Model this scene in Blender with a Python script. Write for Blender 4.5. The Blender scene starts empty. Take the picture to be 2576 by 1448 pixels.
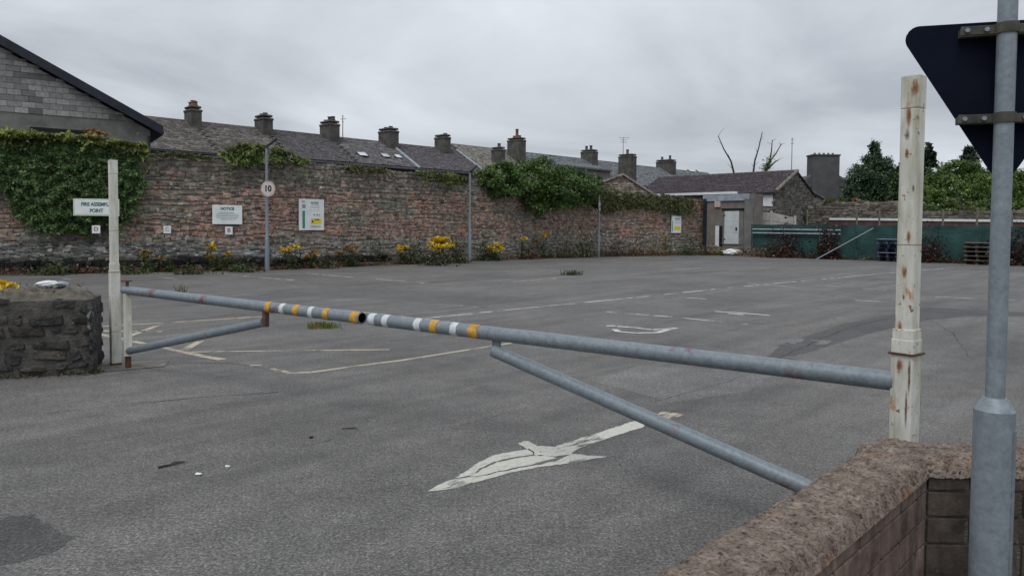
import bpy, bmesh, math, random
import numpy as np
from mathutils import Vector, Matrix, noise as mnoise
rnd = random.Random(7)
nrg = np.random.default_rng(7)
S = bpy.context.scene
C = S.collection
# ------------------------------------------------------------------ camera
FPX, PW, PH = 1860.0, 2575.0, 1448.0            # focal length and picture size in survey pixels
EYE, PITCH, ROLL, SHIFT = 1.65, math.radians(2.25), math.radians(0.40), -0.0307
cam = bpy.data.objects.new('camera', bpy.data.cameras.new('camera'))
C.objects.link(cam)
CR = Matrix.Rotation(math.pi/2-PITCH, 4, 'X') @ Matrix.Rotation(ROLL, 4, 'Z')
cam.matrix_world = Matrix.Translation((0, 0, EYE)) @ CR
cam.data.sensor_width = 36; cam.data.lens = 36*FPX/PW; cam.data.shift_y = SHIFT
cam.data.clip_start = 0.05; cam.data.clip_end = 2000
S.camera = cam
# ------------------------------------------------------------------ sky, sun, exposure
SUN_EL, SUN_AZ = math.radians(56), math.radians(205)
w = bpy.data.worlds.new('World'); S.world = w; w.use_nodes = True
nt = w.node_tree; nt.nodes.clear()
def N(t, kind, **kw):
    n = t.nodes.new(kind)
    for k, v in kw.items(): setattr(n, k, v)
    return n
out = N(nt, 'ShaderNodeOutputWorld')
sky = N(nt, 'ShaderNodeTexSky', sky_type='NISHITA', sun_disc=False, sun_elevation=SUN_EL, sun_rotation=SUN_AZ)
bg1 = N(nt, 'ShaderNodeBackground'); bg1.inputs[1].default_value = 0.08
nt.links.new(sky.outputs[0], bg1.inputs[0])
tc = N(nt, 'ShaderNodeTexCoord')
sep = N(nt, 'ShaderNodeSeparateXYZ'); nt.links.new(tc.outputs['Generated'], sep.inputs[0])
mz = N(nt, 'ShaderNodeMath', operation='MAXIMUM'); nt.links.new(sep.outputs[2], mz.inputs[0]); mz.inputs[1].default_value = 0.0
az = N(nt, 'ShaderNodeMath', operation='ADD'); nt.links.new(mz.outputs[0], az.inputs[0]); az.inputs[1].default_value = 0.16
dx = N(nt, 'ShaderNodeMath', operation='DIVIDE'); dy = N(nt, 'ShaderNodeMath', operation='DIVIDE')
nt.links.new(sep.outputs[0], dx.inputs[0]); nt.links.new(sep.outputs[1], dy.inputs[0])
nt.links.new(az.outputs[0], dx.inputs[1]); nt.links.new(az.outputs[0], dy.inputs[1])
cmb = N(nt, 'ShaderNodeCombineXYZ'); nt.links.new(dx.outputs[0], cmb.inputs[0]); nt.links.new(dy.outputs[0], cmb.inputs[1])
n1 = N(nt, 'ShaderNodeTexNoise'); n1.inputs['Scale'].default_value = 0.62; n1.inputs['Detail'].default_value = 6; n1.inputs['Roughness'].default_value = 0.52; n1.inputs['Distortion'].default_value = 0.5
nt.links.new(cmb.outputs[0], n1.inputs['Vector'])
rp = N(nt, 'ShaderNodeValToRGB'); nt.links.new(n1.outputs[0], rp.inputs[0])
rp.color_ramp.elements[0].position = 0.36; rp.color_ramp.elements[0].color = (0.43, 0.465, 0.515, 1)
rp.color_ramp.elements[1].position = 0.64; rp.color_ramp.elements[1].color = (0.75, 0.79, 0.84, 1)
gr = N(nt, 'ShaderNodeMath', operation='MULTIPLY_ADD'); nt.links.new(mz.outputs[0], gr.inputs[0]); gr.inputs[1].default_value = 0.70; gr.inputs[2].default_value = 0.93
bg2 = N(nt, 'ShaderNodeBackground'); nt.links.new(rp.outputs[0], bg2.inputs[0]); nt.links.new(gr.outputs[0], bg2.inputs[1])
mx = N(nt, 'ShaderNodeMixShader'); mx.inputs[0].default_value = 0.95
nt.links.new(bg1.outputs[0], mx.inputs[1]); nt.links.new(bg2.outputs[0], mx.inputs[2]); nt.links.new(mx.outputs[0], out.inputs[0])
sl = bpy.data.lights.new('sun', 'SUN'); sl.energy = 1.3; sl.angle = math.radians(25); sl.color = (1, 0.97, 0.93)
so = bpy.data.objects.new('sun', sl); C.objects.link(so)
so.rotation_euler = Vector((-math.sin(SUN_AZ)*math.cos(SUN_EL), -math.cos(SUN_AZ)*math.cos(SUN_EL), -math.sin(SUN_EL))).to_track_quat('-Z', 'Y').to_euler()
S.view_settings.view_transform = 'Standard'; S.view_settings.look = 'None'
S.view_settings.exposure = 0.0; S.view_settings.gamma = 1.0; S.view_settings.use_curve_mapping = False
# ------------------------------------------------------------------ survey helpers
R3 = CR.to_3x3()
def ray(px, py):
    d = R3 @ Vector(((px-PW/2)/FPX, -(py-PH/2)/FPX + SHIFT*PW/FPX, -1))
    return d
O = Vector((0, 0, EYE))
def P(px, py, Y):
    d = ray(px, py); return O + d*(Y/d.y)
def G(px, py, z=0.0):
    d = ray(px, py); return O + d*((z-EYE)/d.z)
def onplane(px, py, p, n):
    d = ray(px, py); return O + d*((p-O).dot(n)/d.dot(n))
R3I = R3.transposed()
def proj(p):
    c = R3I @ (Vector(p)-O)
    return (PW/2 + FPX*c.x/-c.z, PH/2 - FPX*(c.y/-c.z - SHIFT*PW/FPX), -c.z)
# ------------------------------------------------------------------ materials
def mat(name, build):
    m = bpy.data.materials.new(name); m.use_nodes = True
    t = m.node_tree; b = t.nodes['Principled BSDF']
    build(t, b); return m
def co(t, scale=(1, 1, 1), src='Object'):
    c = N(t, 'ShaderNodeTexCoord'); mp = N(t, 'ShaderNodeMapping'); mp.inputs['Scale'].default_value = scale
    if src == 'World':
        g = N(t, 'ShaderNodeNewGeometry'); t.links.new(g.outputs['Position'], mp.inputs[0])
    else: t.links.new(c.outputs[src], mp.inputs[0])
    return mp.outputs[0]
def turned(t, v, ang, scale):
    a = N(t, 'ShaderNodeMapping'); a.inputs['Rotation'].default_value = (0, 0, ang); t.links.new(v, a.inputs[0])
    b = N(t, 'ShaderNodeMapping'); b.inputs['Scale'].default_value = scale; t.links.new(a.outputs[0], b.inputs[0]); return b.outputs[0]
def noi(t, v, scale, detail=4, rough=0.55, dist=0):
    n = N(t, 'ShaderNodeTexNoise'); n.inputs['Scale'].default_value = scale; n.inputs['Detail'].default_value = detail
    n.inputs['Roughness'].default_value = rough; n.inputs['Distortion'].default_value = dist
    t.links.new(v, n.inputs['Vector']); return n.outputs[0]
def ramp(t, f, stops):
    r = N(t, 'ShaderNodeValToRGB'); t.links.new(f, r.inputs[0])
    e = r.color_ramp.elements
    while len(e) < len(stops): e.new(0.5)
    for el, (p, c) in zip(e, stops):
        el.position = p; el.color = (c, c, c, 1) if isinstance(c, (int, float)) else (*c, 1)
    return r.outputs[0]
def mixc(t, f, a, b, mode='MIX'):
    m = N(t, 'ShaderNodeMix', data_type='RGBA', blend_type=mode)
    for s, v in ((m.inputs[0], f), (m.inputs[6], a), (m.inputs[7], b)):
        if hasattr(v, 'links') or isinstance(v, bpy.types.NodeSocket): t.links.new(v, s)
        elif isinstance(v, (int, float)): s.default_value = v
        else: s.default_value = (*v, 1)
    return m.outputs[2]
def bump(t, b, h, strength=0.4, dist=0.02):
    n = N(t, 'ShaderNodeBump'); n.inputs['Strength'].default_value = strength; n.inputs['Distance'].default_value = dist
    t.links.new(h, n.inputs['Height']); t.links.new(n.outputs[0], b.inputs['Normal'])
def attr(t):
    a = N(t, 'ShaderNodeAttribute'); a.attribute_name = 'Col'; return a.outputs['Color']
def simple(name, c1, c2, scale=8, rough=0.8, metal=0.0, bs=0.2, bd=0.01, src='World'):
    def f(t, b):
        v = co(t, src=src); n = noi(t, v, scale, 6)
        t.links.new(ramp(t, n, [(0.3, c1), (0.7, c2)]), b.inputs['Base Color'])
        b.inputs['Roughness'].default_value = rough; b.inputs['Metallic'].default_value = metal
        b.inputs['Specular IOR Level'].default_value = 0.3
        if bs: bump(t, b, noi(t, v, scale*6, 4), bs, bd)
    return mat(name, f)
def stonemat(name, scale=20, amt=0.5, bs=0.6, bd=0.02, lichen=0.0):
    def f(t, b):
        v = co(t, src='World'); n = noi(t, v, scale, 6, 0.65)
        c = mixc(t, 1.0, attr(t), ramp(t, n, [(0.25, 1-amt), (0.75, 1+amt*0.6)]), 'MULTIPLY')
        if lichen:
            l = ramp(t, noi(t, v, scale*0.55, 3, 0.5), [(0.66, 0.0), (0.72, lichen)])
            c = mixc(t, l, c, (0.5, 0.5, 0.47))
        t.links.new(c, b.inputs['Base Color']); b.inputs['Roughness'].default_value = 0.95
        b.inputs['Specular IOR Level'].default_value = 0.15
        bump(t, b, noi(t, v, scale*2.2, 6, 0.65), bs, bd)
    return mat(name, f)
def leafmat():
    def f(t, b):
        t.links.new(attr(t), b.inputs['Base Color']); b.inputs['Roughness'].default_value = 0.42
        b.inputs['Specular IOR Level'].default_value = 0.4
        tr = N(t, 'ShaderNodeBsdfTranslucent'); t.links.new(attr(t), tr.inputs[0])
        m = N(t, 'ShaderNodeMixShader'); m.inputs[0].default_value = 0.25
        o = t.nodes['Material Output']
        t.links.new(b.outputs[0], m.inputs[1]); t.links.new(tr.outputs[0], m.inputs[2]); t.links.new(m.outputs[0], o.inputs[0])
    return mat('leaf', f)
M = {}
M['leaf'] = leafmat()
_a, _b = G(974, 1114), G(1431, 996)
STREAK = math.atan2(_b.y-_a.y, _b.x-_a.x)
def asphalt(name, base, tint=(1.05, 1.0, 0.945), streak=0.3):
    def f(t, b):
        v = co(t, src='World')
        rot = turned(t, v, -STREAK, (0.22, 1.9, 1))
        big = ramp(t, noi(t, v, 0.34, 6, 0.7), [(0.3, 0.70), (0.7, 1.24)])
        st = ramp(t, noi(t, rot, 1.0, 4, 0.6), [(0.3, 1-streak), (0.62, 1+streak*0.35)])
        mid = ramp(t, noi(t, v, 3.2, 7, 0.78), [(0.3, 0.74), (0.7, 1.24)])
        gr = ramp(t, noi(t, v, 62, 4, 0.85), [(0.34, 0.26), (0.5, 0.92), (0.64, 2.3)])
        gr2 = ramp(t, noi(t, v, 26, 3, 0.7), [(0.3, 0.66), (0.7, 1.34)])
        c = mixc(t, 1, tuple(base*k for k in tint), big, 'MULTIPLY')
        oil = ramp(t, noi(t, v, 1.15, 3, 0.55), [(0.24, 0.62), (0.34, 1.0)])
        for k in (st, mid, gr, gr2, oil): c = mixc(t, 1, c, k, 'MULTIPLY')
        br = ramp(t, noi(t, v, 0.6, 4, 0.6), [(0.5, 0.0), (0.8, 0.35)])
        c = mixc(t, br, c, mixc(t, 1, c, (1.1, 0.98, 0.86), 'MULTIPLY'))
        t.links.new(c, b.inputs['Base Color']); b.inputs['Roughness'].default_value = 0.76
        b.inputs['Specular IOR Level'].default_value = 0.5
        bump(t, b, noi(t, v, 90, 4, 0.7), 0.3, 0.004)
    return mat(name, f)
M['asphalt'] = asphalt('asphalt', 0.104)
M['asphalt_dark'] = asphalt('asphalt_dark', 0.056, (1.02, 0.99, 0.98), 0.1)
M['asphalt_mid'] = asphalt('asphalt_mid', 0.088, (1.02, 1.0, 0.98), 0.15)
M['asphalt_light'] = asphalt('asphalt_light', 0.125, (1.03, 1.0, 0.96), 0.1)
_c, _d = G(1150, 1200), G(1640, 1060)
ARROW = math.atan2(_d.y-_c.y, _d.x-_c.x)
def paint(name, c, wear):
    def f(t, b):
        v = co(t, src='World')
        rot = turned(t, v, -ARROW, (4.5, 24, 1))
        n = noi(t, rot, 1.0, 9, 0.8); n2 = noi(t, v, 2.5, 3, 0.5)
        a = N(t, 'ShaderNodeMath', operation='MULTIPLY_ADD'); t.links.new(n2, a.inputs[0]); a.inputs[1].default_value = 0.7; t.links.new(n, a.inputs[2])
        k = ramp(t, a.outputs[0], [(wear-0.05, 0.0), (wear+0.06, 1.0)])
        t.links.new(ramp(t, noi(t, v, 30, 5), [(0.3, tuple(x*0.75 for x in c)), (0.7, c)]), b.inputs['Base Color'])
        b.inputs['Roughness'].default_value = 0.8
        tr = N(t, 'ShaderNodeBsdfTransparent'); m = N(t, 'ShaderNodeMixShader')
        t.links.new(k, m.inputs[0]); t.links.new(tr.outputs[0], m.inputs[1]); t.links.new(b.outputs[0], m.inputs[2])
        t.links.new(m.outputs[0], t.nodes['Material Output'].inputs[0])
    return mat(name, f)
M['paint_good'] = paint('road_paint', (0.54, 0.53, 0.47), 0.745)
M['paint_worn'] = paint('worn_road_paint', (0.58, 0.575, 0.55), 0.822)
M['paint_cream'] = paint('cream_road_paint', (0.46, 0.41, 0.31), 0.785)
M['paint_white'] = paint('white_road_paint', (.60, .59, .55), .72)
M['stone'] = stonemat('wall_stone', 5, 0.75, 0.8, 0.03)
M['pier_stone'] = stonemat('pier_stone', 14, 0.75, 1.0, 0.03, 0.75)
M['ledge_stone'] = stonemat('ledge_stone', 9, 0.7, 0.9, 0.03, 0.8)
M['mortar'] = simple('mortar', (0.13, 0.115, 0.10), (0.30, 0.26, 0.22), 5, 0.95, 0, 0.6, 0.03)
M['pier_mortar'] = simple('pier_mortar', (0.04, 0.039, 0.036), (0.12, 0.113, 0.10), 9, 0.95, 0, 0.8, 0.03)
M['slate'] = stonemat('slate', 6.5, 0.95, 0.6, 0.03)
M['block'] = stonemat('concrete_block', 9, 0.35, 0.4, 0.012)
M['soil'] = simple('soil', (0.05, 0.034, 0.024), (0.13, 0.085, 0.055), 4, 1, 0, 0.7, 0.04)
M['land'] = simple('land', (0.05, 0.06, 0.03), (0.09, 0.085, 0.05), 0.6, 1)
M['render'] = simple('cement_render', (0.105, 0.107, 0.10), (0.185, 0.185, 0.172), 2.2, 0.95, 0, 0.3, 0.01)
M['render_brown'] = simple('brown_render', (0.125, 0.112, 0.10), (0.20, 0.18, 0.16), 1.6, 0.95)
M['chimney'] = simple('chimney_render', (0.05, 0.05, 0.045), (0.115, 0.11, 0.10), 2.5, 0.95, 0, 0.5, 0.03)
M['dark_render'] = simple('dark_render', (0.065, 0.068, 0.072), (0.105, 0.108, 0.11), 1.5, 0.95)
M['terracotta'] = simple('terracotta', (0.11, 0.06, 0.042), (0.22, 0.12, 0.08), 6, 0.9)
M['navy'] = simple('dark_trim', (0.012, 0.013, 0.022), (0.024, 0.025, 0.04), 3, 0.5, 0, 0)
M['black'] = simple('dark_opening', (0.006, 0.006, 0.006), (0.014, 0.014, 0.014), 3, 0.8, 0, 0)
M['white'] = simple('white_paint', (0.58, 0.6, 0.62), (0.72, 0.74, 0.76), 3, 0.6, 0, 0.05)
M['signwhite'] = simple('sign_white', (0.62, 0.66, 0.66), (0.78, 0.8, 0.8), 2.5, 0.45, 0, 0)
M['signborder'] = simple('sign_border', (0.45, 0.52, 0.4), (0.6, 0.64, 0.52), 5, 0.6, 0, 0)
M['green'] = simple('sign_green', (0.03, 0.20, 0.15), (0.05, 0.27, 0.2), 4, 0.5, 0, 0)
M['letter_green'] = simple('letter_green', (0.02, 0.12, 0.09), (0.05, 0.18, 0.145), 4, 0.5, 0, 0)
M['letter_dark'] = simple('letter_dark', (0.02, 0.022, 0.03), (0.04, 0.04, 0.05), 4, 0.5, 0, 0)
M['letter_red'] = simple('letter_red', (0.2, 0.05, 0.05), (0.28, 0.09, 0.09), 4, 0.5, 0, 0)
M['letter_grey'] = simple('letter_grey', (0.2, 0.22, 0.27), (0.3, 0.32, 0.37), 4, 0.5, 0, 0)
M['yellow'] = simple('sign_yellow', (0.65, 0.5, 0.03), (0.75, 0.6, 0.06), 4, 0.5, 0, 0)
M['faded_red'] = simple('faded_red', (0.40, 0.27, 0.25), (0.52, 0.40, 0.36), 6, 0.6, 0, 0)
M['fadedsign'] = simple('faded_sign', (0.45, 0.42, 0.39), (0.58, 0.55, 0.52), 6, 0.6, 0, 0)
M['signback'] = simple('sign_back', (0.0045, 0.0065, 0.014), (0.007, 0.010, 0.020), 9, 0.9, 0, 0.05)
M['rust'] = simple('rust', (0.045, 0.024, 0.016), (0.15, 0.075, 0.042), 30, 0.95)
M['bare_wood'] = simple('grey_wood', (0.10, 0.09, 0.075), (0.2, 0.18, 0.15), 8, 0.9)
M['twig'] = simple('twig', (0.03, 0.024, 0.02), (0.075, 0.06, 0.05), 12, 0.95)
M['bark'] = simple('bark', (0.05, 0.042, 0.034), (0.11, 0.095, 0.08), 6, 0.95)
M['wood'] = simple('pallet_wood', (0.14, 0.11, 0.08), (0.26, 0.21, 0.16), 7, 0.9)
M['blue'] = simple('blue_paint', (0.008, 0.011, 0.03), (0.016, 0.021, 0.05), 6, 0.6)
M['bluewhite'] = simple('pale_blue_band', (0.2, 0.225, 0.28), (0.36, 0.39, 0.44), 6, 0.6)
M['door_paint'] = simple('door_paint', (.42, .45, .46), (.56, .59, .60), 2.5, .6)
M['glass'] = simple('skylight_glass', (0.42, 0.46, 0.5), (0.6, 0.64, 0.68), 3, 0.15, 0, 0)
M['concrete'] = simple('pale_concrete', (0.30, 0.29, 0.27), (0.44, 0.43, 0.40), 3, 0.9)
M['pad'] = simple('concrete_pad', (0.10, 0.095, 0.085), (0.22, 0.2, 0.175), 9, 0.95)
M['lead'] = simple('lead_flashing', (0.2, 0.23, 0.27), (0.34, 0.38, 0.43), 4, 0.6)
M['purple_slate'] = M['slate']
def galv(name, k=1.0, red=0.0):
    def f(t, b):
        v = co(t, src='World')
        n = noi(t, v, 20, 7, 0.72, 0.4); n2 = noi(t, v, 55, 4, 0.65)
        c = ramp(t, n, [(0.32, (0.155*k, 0.185*k, 0.207*k)), (0.68, (0.235*k, 0.275*k, 0.305*k))])
        c = mixc(t, 1, c, ramp(t, n2, [(0.3, 0.85), (0.7, 1.12)]), 'MULTIPLY')
        if red:
            r = ramp(t, noi(t, v, 3.4, 5, 0.65), [(0.60, 0.0), (0.68, red)])
            c = mixc(t, r, c, (0.16, 0.035, 0.04))
        t.links.new(c, b.inputs['Base Color']); b.inputs['Metallic'].default_value = 0.15; b.inputs['Roughness'].default_value = 0.5
        bump(t, b, n2, 0.06, 0.003)
    return mat(name, f)
M['galv'] = galv('galvanised_steel', 1.0)
M['galv_bar'] = galv('galvanised_bar', .9, 0.75)
M['lampsteel'] = galv('lamp_steel', 0.95)
def oldwhite(name, green, rusty):
    def f(t, b):
        v = co(t, src='World'); vs = co(t, (5, 5, 0.7), src='World')
        c = ramp(t, noi(t, v, 6, 5), [(0.3, (0.52, 0.51, 0.45)), (0.7, (0.68, 0.67, 0.62))])
        g = ramp(t, noi(t, vs, 2.6, 6, 0.7), [(0.44, 0.0), (0.66, green)])
        c = mixc(t, g, c, (0.22, 0.23, 0.11))
        r = ramp(t, noi(t, co(t, (11, 11, 5.5), src='World'), 1.0, 5, 0.65), [(0.60, 0.0), (0.68, rusty)])
        r2 = ramp(t, noi(t, v, 30, 3, 0.5), [(0.64, 0.0), (0.70, rusty)])
        c = mixc(t, r, c, (0.40, 0.20, 0.095)); c = mixc(t, r2, c, (0.22, 0.11, 0.055))
        t.links.new(c, b.inputs['Base Color']); b.inputs['Roughness'].default_value = 0.55
        bump(t, b, noi(t, v, 60, 4), 0.1, 0.003)
    return mat(name, f)
M['postwhite'] = oldwhite('old_white_paint', 0.7, 0.95)
M['postwhite_clean'] = oldwhite('weathered_white_paint', 0.45, 0.35)
def netmat():
    def f(t, b):
        v = co(t, src='World'); n = noi(t, v, 1.4, 5, 0.6)
        c = ramp(t, n, [(0.3, (0.005, 0.027, 0.028)), (0.7, (0.012, 0.070, 0.063))])
        vs = co(t, (1, 1, 14), src='World'); c = mixc(t, 1, c, ramp(t, noi(t, vs, 1.5, 2), [(0.3, 0.8), (0.7, 1.2)]), 'MULTIPLY')
        t.links.new(c, b.inputs['Base Color']); b.inputs['Roughness'].default_value = 0.7
        bump(t, b, n, 0.6, 0.1)
    return mat('green_netting', f)
M['net'] = netmat()
def copingmat():
    def f(t, b):
        v = co(t, src='World'); vs = co(t, (26, 60, 40), src='World')
        rot = turned(t, v, math.radians(8), (52, 85, 70))
        n = noi(t, v, 14, 6, 0.65)
        c = ramp(t, n, [(0.28, (0.17, 0.13, 0.106)), (0.52, (0.325, 0.262, 0.217)), (0.78, (0.47, 0.40, 0.34))])
        p = ramp(t, noi(t, rot, 1, 5, 0.75), [(0.36, 0.25), (0.5, 1.0), (0.72, 1.45)])
        c = mixc(t, 1, c, p, 'MULTIPLY')
        o = ramp(t, noi(t, v, 6, 3, 0.5), [(0.62, 0.0), (0.74, 0.7)])
        c = mixc(t, o, c, mixc(t, 1, c, (1.5, 0.75, 0.4), 'MULTIPLY'))
        t.links.new(c, b.inputs['Base Color']); b.inputs['Roughness'].default_value = 1
        b.inputs['Specular IOR Level'].default_value = 0.1
        bump(t, b, noi(t, rot, 1.3, 6, 0.75), 1.0, 0.02)
    return mat('rough_coping', f)
M['coping'] = copingmat()
def nearblock():
    def f(t, b):
        v = co(t, src='World'); vs = co(t, (9, 9, 2.2), src='World')
        c = attr(t)
        c = mixc(t, 1, c, ramp(t, noi(t, v, 12, 6, 0.7), [(0.3, 0.6), (0.7, 1.35)]), 'MULTIPLY')
        c = mixc(t, 1, c, ramp(t, noi(t, vs, 3, 4, 0.6), [(0.3, 0.75), (0.7, 1.2)]), 'MULTIPLY')
        l = ramp(t, noi(t, vs, 5.5, 3, 0.5), [(0.68, 0.0), (0.74, 0.55)])
        c = mixc(t, l, c, (0.30, 0.27, 0.25))
        dk_ = ramp(t, noi(t, v, 4.5, 5, 0.65), [(0.35, 0.5), (0.55, 1.05)]); c = mixc(t, 1, c, dk_, 'MULTIPLY')
        t.links.new(c, b.inputs['Base Color']); b.inputs['Roughness'].default_value = 0.95
        b.inputs['Specular IOR Level'].default_value = 0.15
        bump(t, b, noi(t, v, 70, 6, 0.7), 0.7, 0.008)
    return mat('near_block', f)
M['nearblock'] = nearblock()
# ------------------------------------------------------------------ builders
def setp(o, label=None, cat=None, group=None, kind=None):
    if label: o['label'] = label
    if cat: o['category'] = cat
    if group: o['group'] = group
    if kind: o['kind'] = kind
    return o
def thing(name, loc, label, cat, group=None):
    o = bpy.data.objects.new(name, None); C.objects.link(o); o.location = loc; o.empty_display_size = 0.2
    return setp(o, label, cat, group)
def wloc(o):
    l = o.location.copy()
    while o.parent is not None:
        o = o.parent; l += o.location
    return l
def link(o, parent):
    C.objects.link(o)
    if parent is not None:
        o.location = o.location - wloc(parent); o.parent = parent
    return o
class MB:
    def __init__(s): s.v = []; s.f = []; s.c = []; s.sm = []
    def add(s, vs, fs, col=None, smooth=False):
        b = len(s.v); s.v += [tuple(x) for x in vs]; s.f += [tuple(i+b for i in f) for f in fs]
        s.c += [col or (0.5, 0.5, 0.5)]*len(vs); s.sm += [smooth]*len(fs); return s
    def hexa(s, p, col=None):   # 8 points: bottom 4 then top 4
        return s.add(p, [(3, 2, 1, 0), (4, 5, 6, 7), (0, 1, 5, 4), (1, 2, 6, 5), (2, 3, 7, 6), (3, 0, 4, 7)], col)
    def box(s, c, d, ax=None, col=None):
        ax = ax or (Vector((1, 0, 0)), Vector((0, 1, 0)), Vector((0, 0, 1))); c = Vector(c)
        q = [c + ax[0]*(d[0]/2*i) + ax[1]*(d[1]/2*j) + ax[2]*(d[2]/2*k) for k in (-1, 1) for i, j in ((-1, -1), (1, -1), (1, 1), (-1, 1))]
        return s.hexa(q, col)
    def cbox(s, c, d, ax=None, bev=0.01, col=None, seg=1, jit=0, smooth=False):
        ax = ax or (Vector((1, 0, 0)), Vector((0, 1, 0)), Vector((0, 0, 1))); c = Vector(c)
        bm = bmesh.new(); bmesh.ops.create_cube(bm, size=1.0)
        for v in bm.verts: v.co = Vector((v.co.x*d[0], v.co.y*d[1], v.co.z*d[2])) + Vector([rnd.uniform(-jit, jit) for _ in range(3)])
        bmesh.ops.bevel(bm, geom=list(bm.edges), offset=bev, segments=seg, affect='EDGES', profile=0.6)
        bm.verts.index_update()
        s.add([c + ax[0]*v.co.x + ax[1]*v.co.y + ax[2]*v.co.z for v in bm.verts], [[v.index for v in f.verts] for f in bm.faces], col, smooth)
        bm.free(); return s
    def tube(s, p0, p1, r0, r1=None, n=16, cap0=True, cap1=True, col=None, smooth=True):
        p0, p1 = Vector(p0), Vector(p1); r1 = r0 if r1 is None else r1
        z = (p1-p0).normalized(); x = z.orthogonal().normalized(); y = z.cross(x)
        vs = []
        for p, r in ((p0, r0), (p1, r1)):
            vs += [p + x*(r*math.cos(2*math.pi*i/n)) + y*(r*math.sin(2*math.pi*i/n)) for i in range(n)]
        s.add(vs, [(i, (i+1) % n, n+(i+1) % n, n+i) for i in range(n)], col, smooth)
        if cap0: s.add(vs[:n], [tuple(reversed(range(n)))], col)
        if cap1: s.add(vs[n:], [tuple(range(n))], col)
        return s
    def path(s, pts, rs, n=6, col=None):
        for i in range(len(pts)-1): s.tube(pts[i], pts[i+1], rs[i], rs[i+1], n, i == 0, i == len(pts)-2, col)
        return s
    def lathe(s, base, prof, n=20, col=None):
        base = Vector(base); vs = []
        for r, z in prof: vs += [base + Vector((r*math.cos(2*math.pi*i/n), r*math.sin(2*math.pi*i/n), z)) for i in range(n)]
        fs = [(k*n+i, k*n+(i+1) % n, (k+1)*n+(i+1) % n, (k+1)*n+i) for k in range(len(prof)-1) for i in range(n)]
        s.add(vs, fs, col, True); m = len(prof)-1
        s.add(vs[m*n:], [tuple(range(n))], col); s.add(vs[:n], [tuple(reversed(range(n)))], col); return s
    def build(s, name, m, parent=None, **kw):
        V = np.array(s.v, dtype=float).reshape(-1, 3); c = (V.min(0)+V.max(0))/2
        if parent is None: c[2] = V[:, 2].min()
        me = bpy.data.meshes.new(name); me.from_pydata((V-c).tolist(), [], s.f)
        a = me.attributes.new('Col', 'FLOAT_COLOR', 'POINT')
        a.data.foreach_set('color', np.c_[np.array(s.c, dtype=np.float32).reshape(-1, 3), np.ones(len(V))].astype(np.float32).ravel())
        me.polygons.foreach_set('use_smooth', s.sm)
        me.materials.append(M[m]); me.update()
        o = bpy.data.objects.new(name, me); o.location = c
        link(o, parent); return setp(o, **kw)
def mesh_np(name, V, F, cols, m, parent=None, **kw):
    """quads from numpy"""
    c = (V.min(0)+V.max(0))/2
    if parent is None: c[2] = V[:, 2].min()
    me = bpy.data.meshes.new(name); k = F.shape[1]
    me.vertices.add(len(V)); me.vertices.foreach_set('co', (V-c).astype(np.float32).ravel())
    me.loops.add(F.size); me.loops.foreach_set('vertex_index', F.astype(np.int32).ravel())
    me.polygons.add(len(F)); me.polygons.foreach_set('loop_start', np.arange(0, F.size, k, dtype=np.int32))
    a = me.attributes.new('Col', 'FLOAT_COLOR', 'POINT')
    a.data.foreach_set('color', np.c_[cols, np.ones(len(V))].astype(np.float32).ravel())
    me.materials.append(M[m]); me.update(calc_edges=True)
    o = bpy.data.objects.new(name, me); o.location = Vector(c)
    link(o, parent); return setp(o, **kw)
def leaves(name, pos, size, cols, parent=None, up=0.5, out=None, m='leaf', aspect=0.6, **kw):
    n = len(pos)
    nr = nrg.normal(size=(n, 3)); nr[:, 2] += up*1.5
    if out is not None: nr += out
    nr /= np.linalg.norm(nr, axis=1)[:, None]
    t = np.cross(nr, nrg.normal(size=(n, 3))); t /= np.linalg.norm(t, axis=1)[:, None]
    b = np.cross(nr, t); sz = (size*nrg.uniform(0.5, 1.0, n)*nrg.choice([1.0, 1.0, 1.5], n)*1.15)[:, None]
    V = np.stack([pos-t*sz*0.6, pos+b*sz*aspect*0.5+nr*sz*0.08, pos+t*sz*0.6-nr*sz*0.05, pos-b*sz*aspect*0.5+nr*sz*0.08], 1).reshape(-1, 3)
    F = np.arange(4*n).reshape(n, 4)
    return mesh_np(name, V, F, np.repeat(cols, 4, 0), m, parent, **kw)
def greens(n, a, b, warm=0.1, warmc=(0.12, 0.13, 0.03)):
    a, b = np.array(a), np.array(b); k = nrg.random((n, 1)); c = a*(1-k)+b*k
    wm = nrg.random(n) < warm; c[wm] = np.array(warmc)*nrg.uniform(0.7, 1.2, (wm.sum(), 1)); return c
def inpoly(p, poly):
    x, y = p; r = False; j = len(poly)-1
    for i in range(len(poly)):
        xi, yi = poly[i]; xj, yj = poly[j]
        if (yi > y) != (yj > y) and x < (xj-xi)*(y-yi)/(yj-yi)+xi: r = not r
        j = i
    return r
def sheet(name, pts, z, m, parent=None, **kw):
    return MB().add([(p[0], p[1], z) for p in pts], [tuple(range(len(pts)))]).build(name, m, parent, **kw)
# ------------------------------------------------------------------ ground
land = sheet('ground', [(-700, -60), (700, -60), (700, 900), (-700, 900)], -0.10, 'land', kind='structure')
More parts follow.
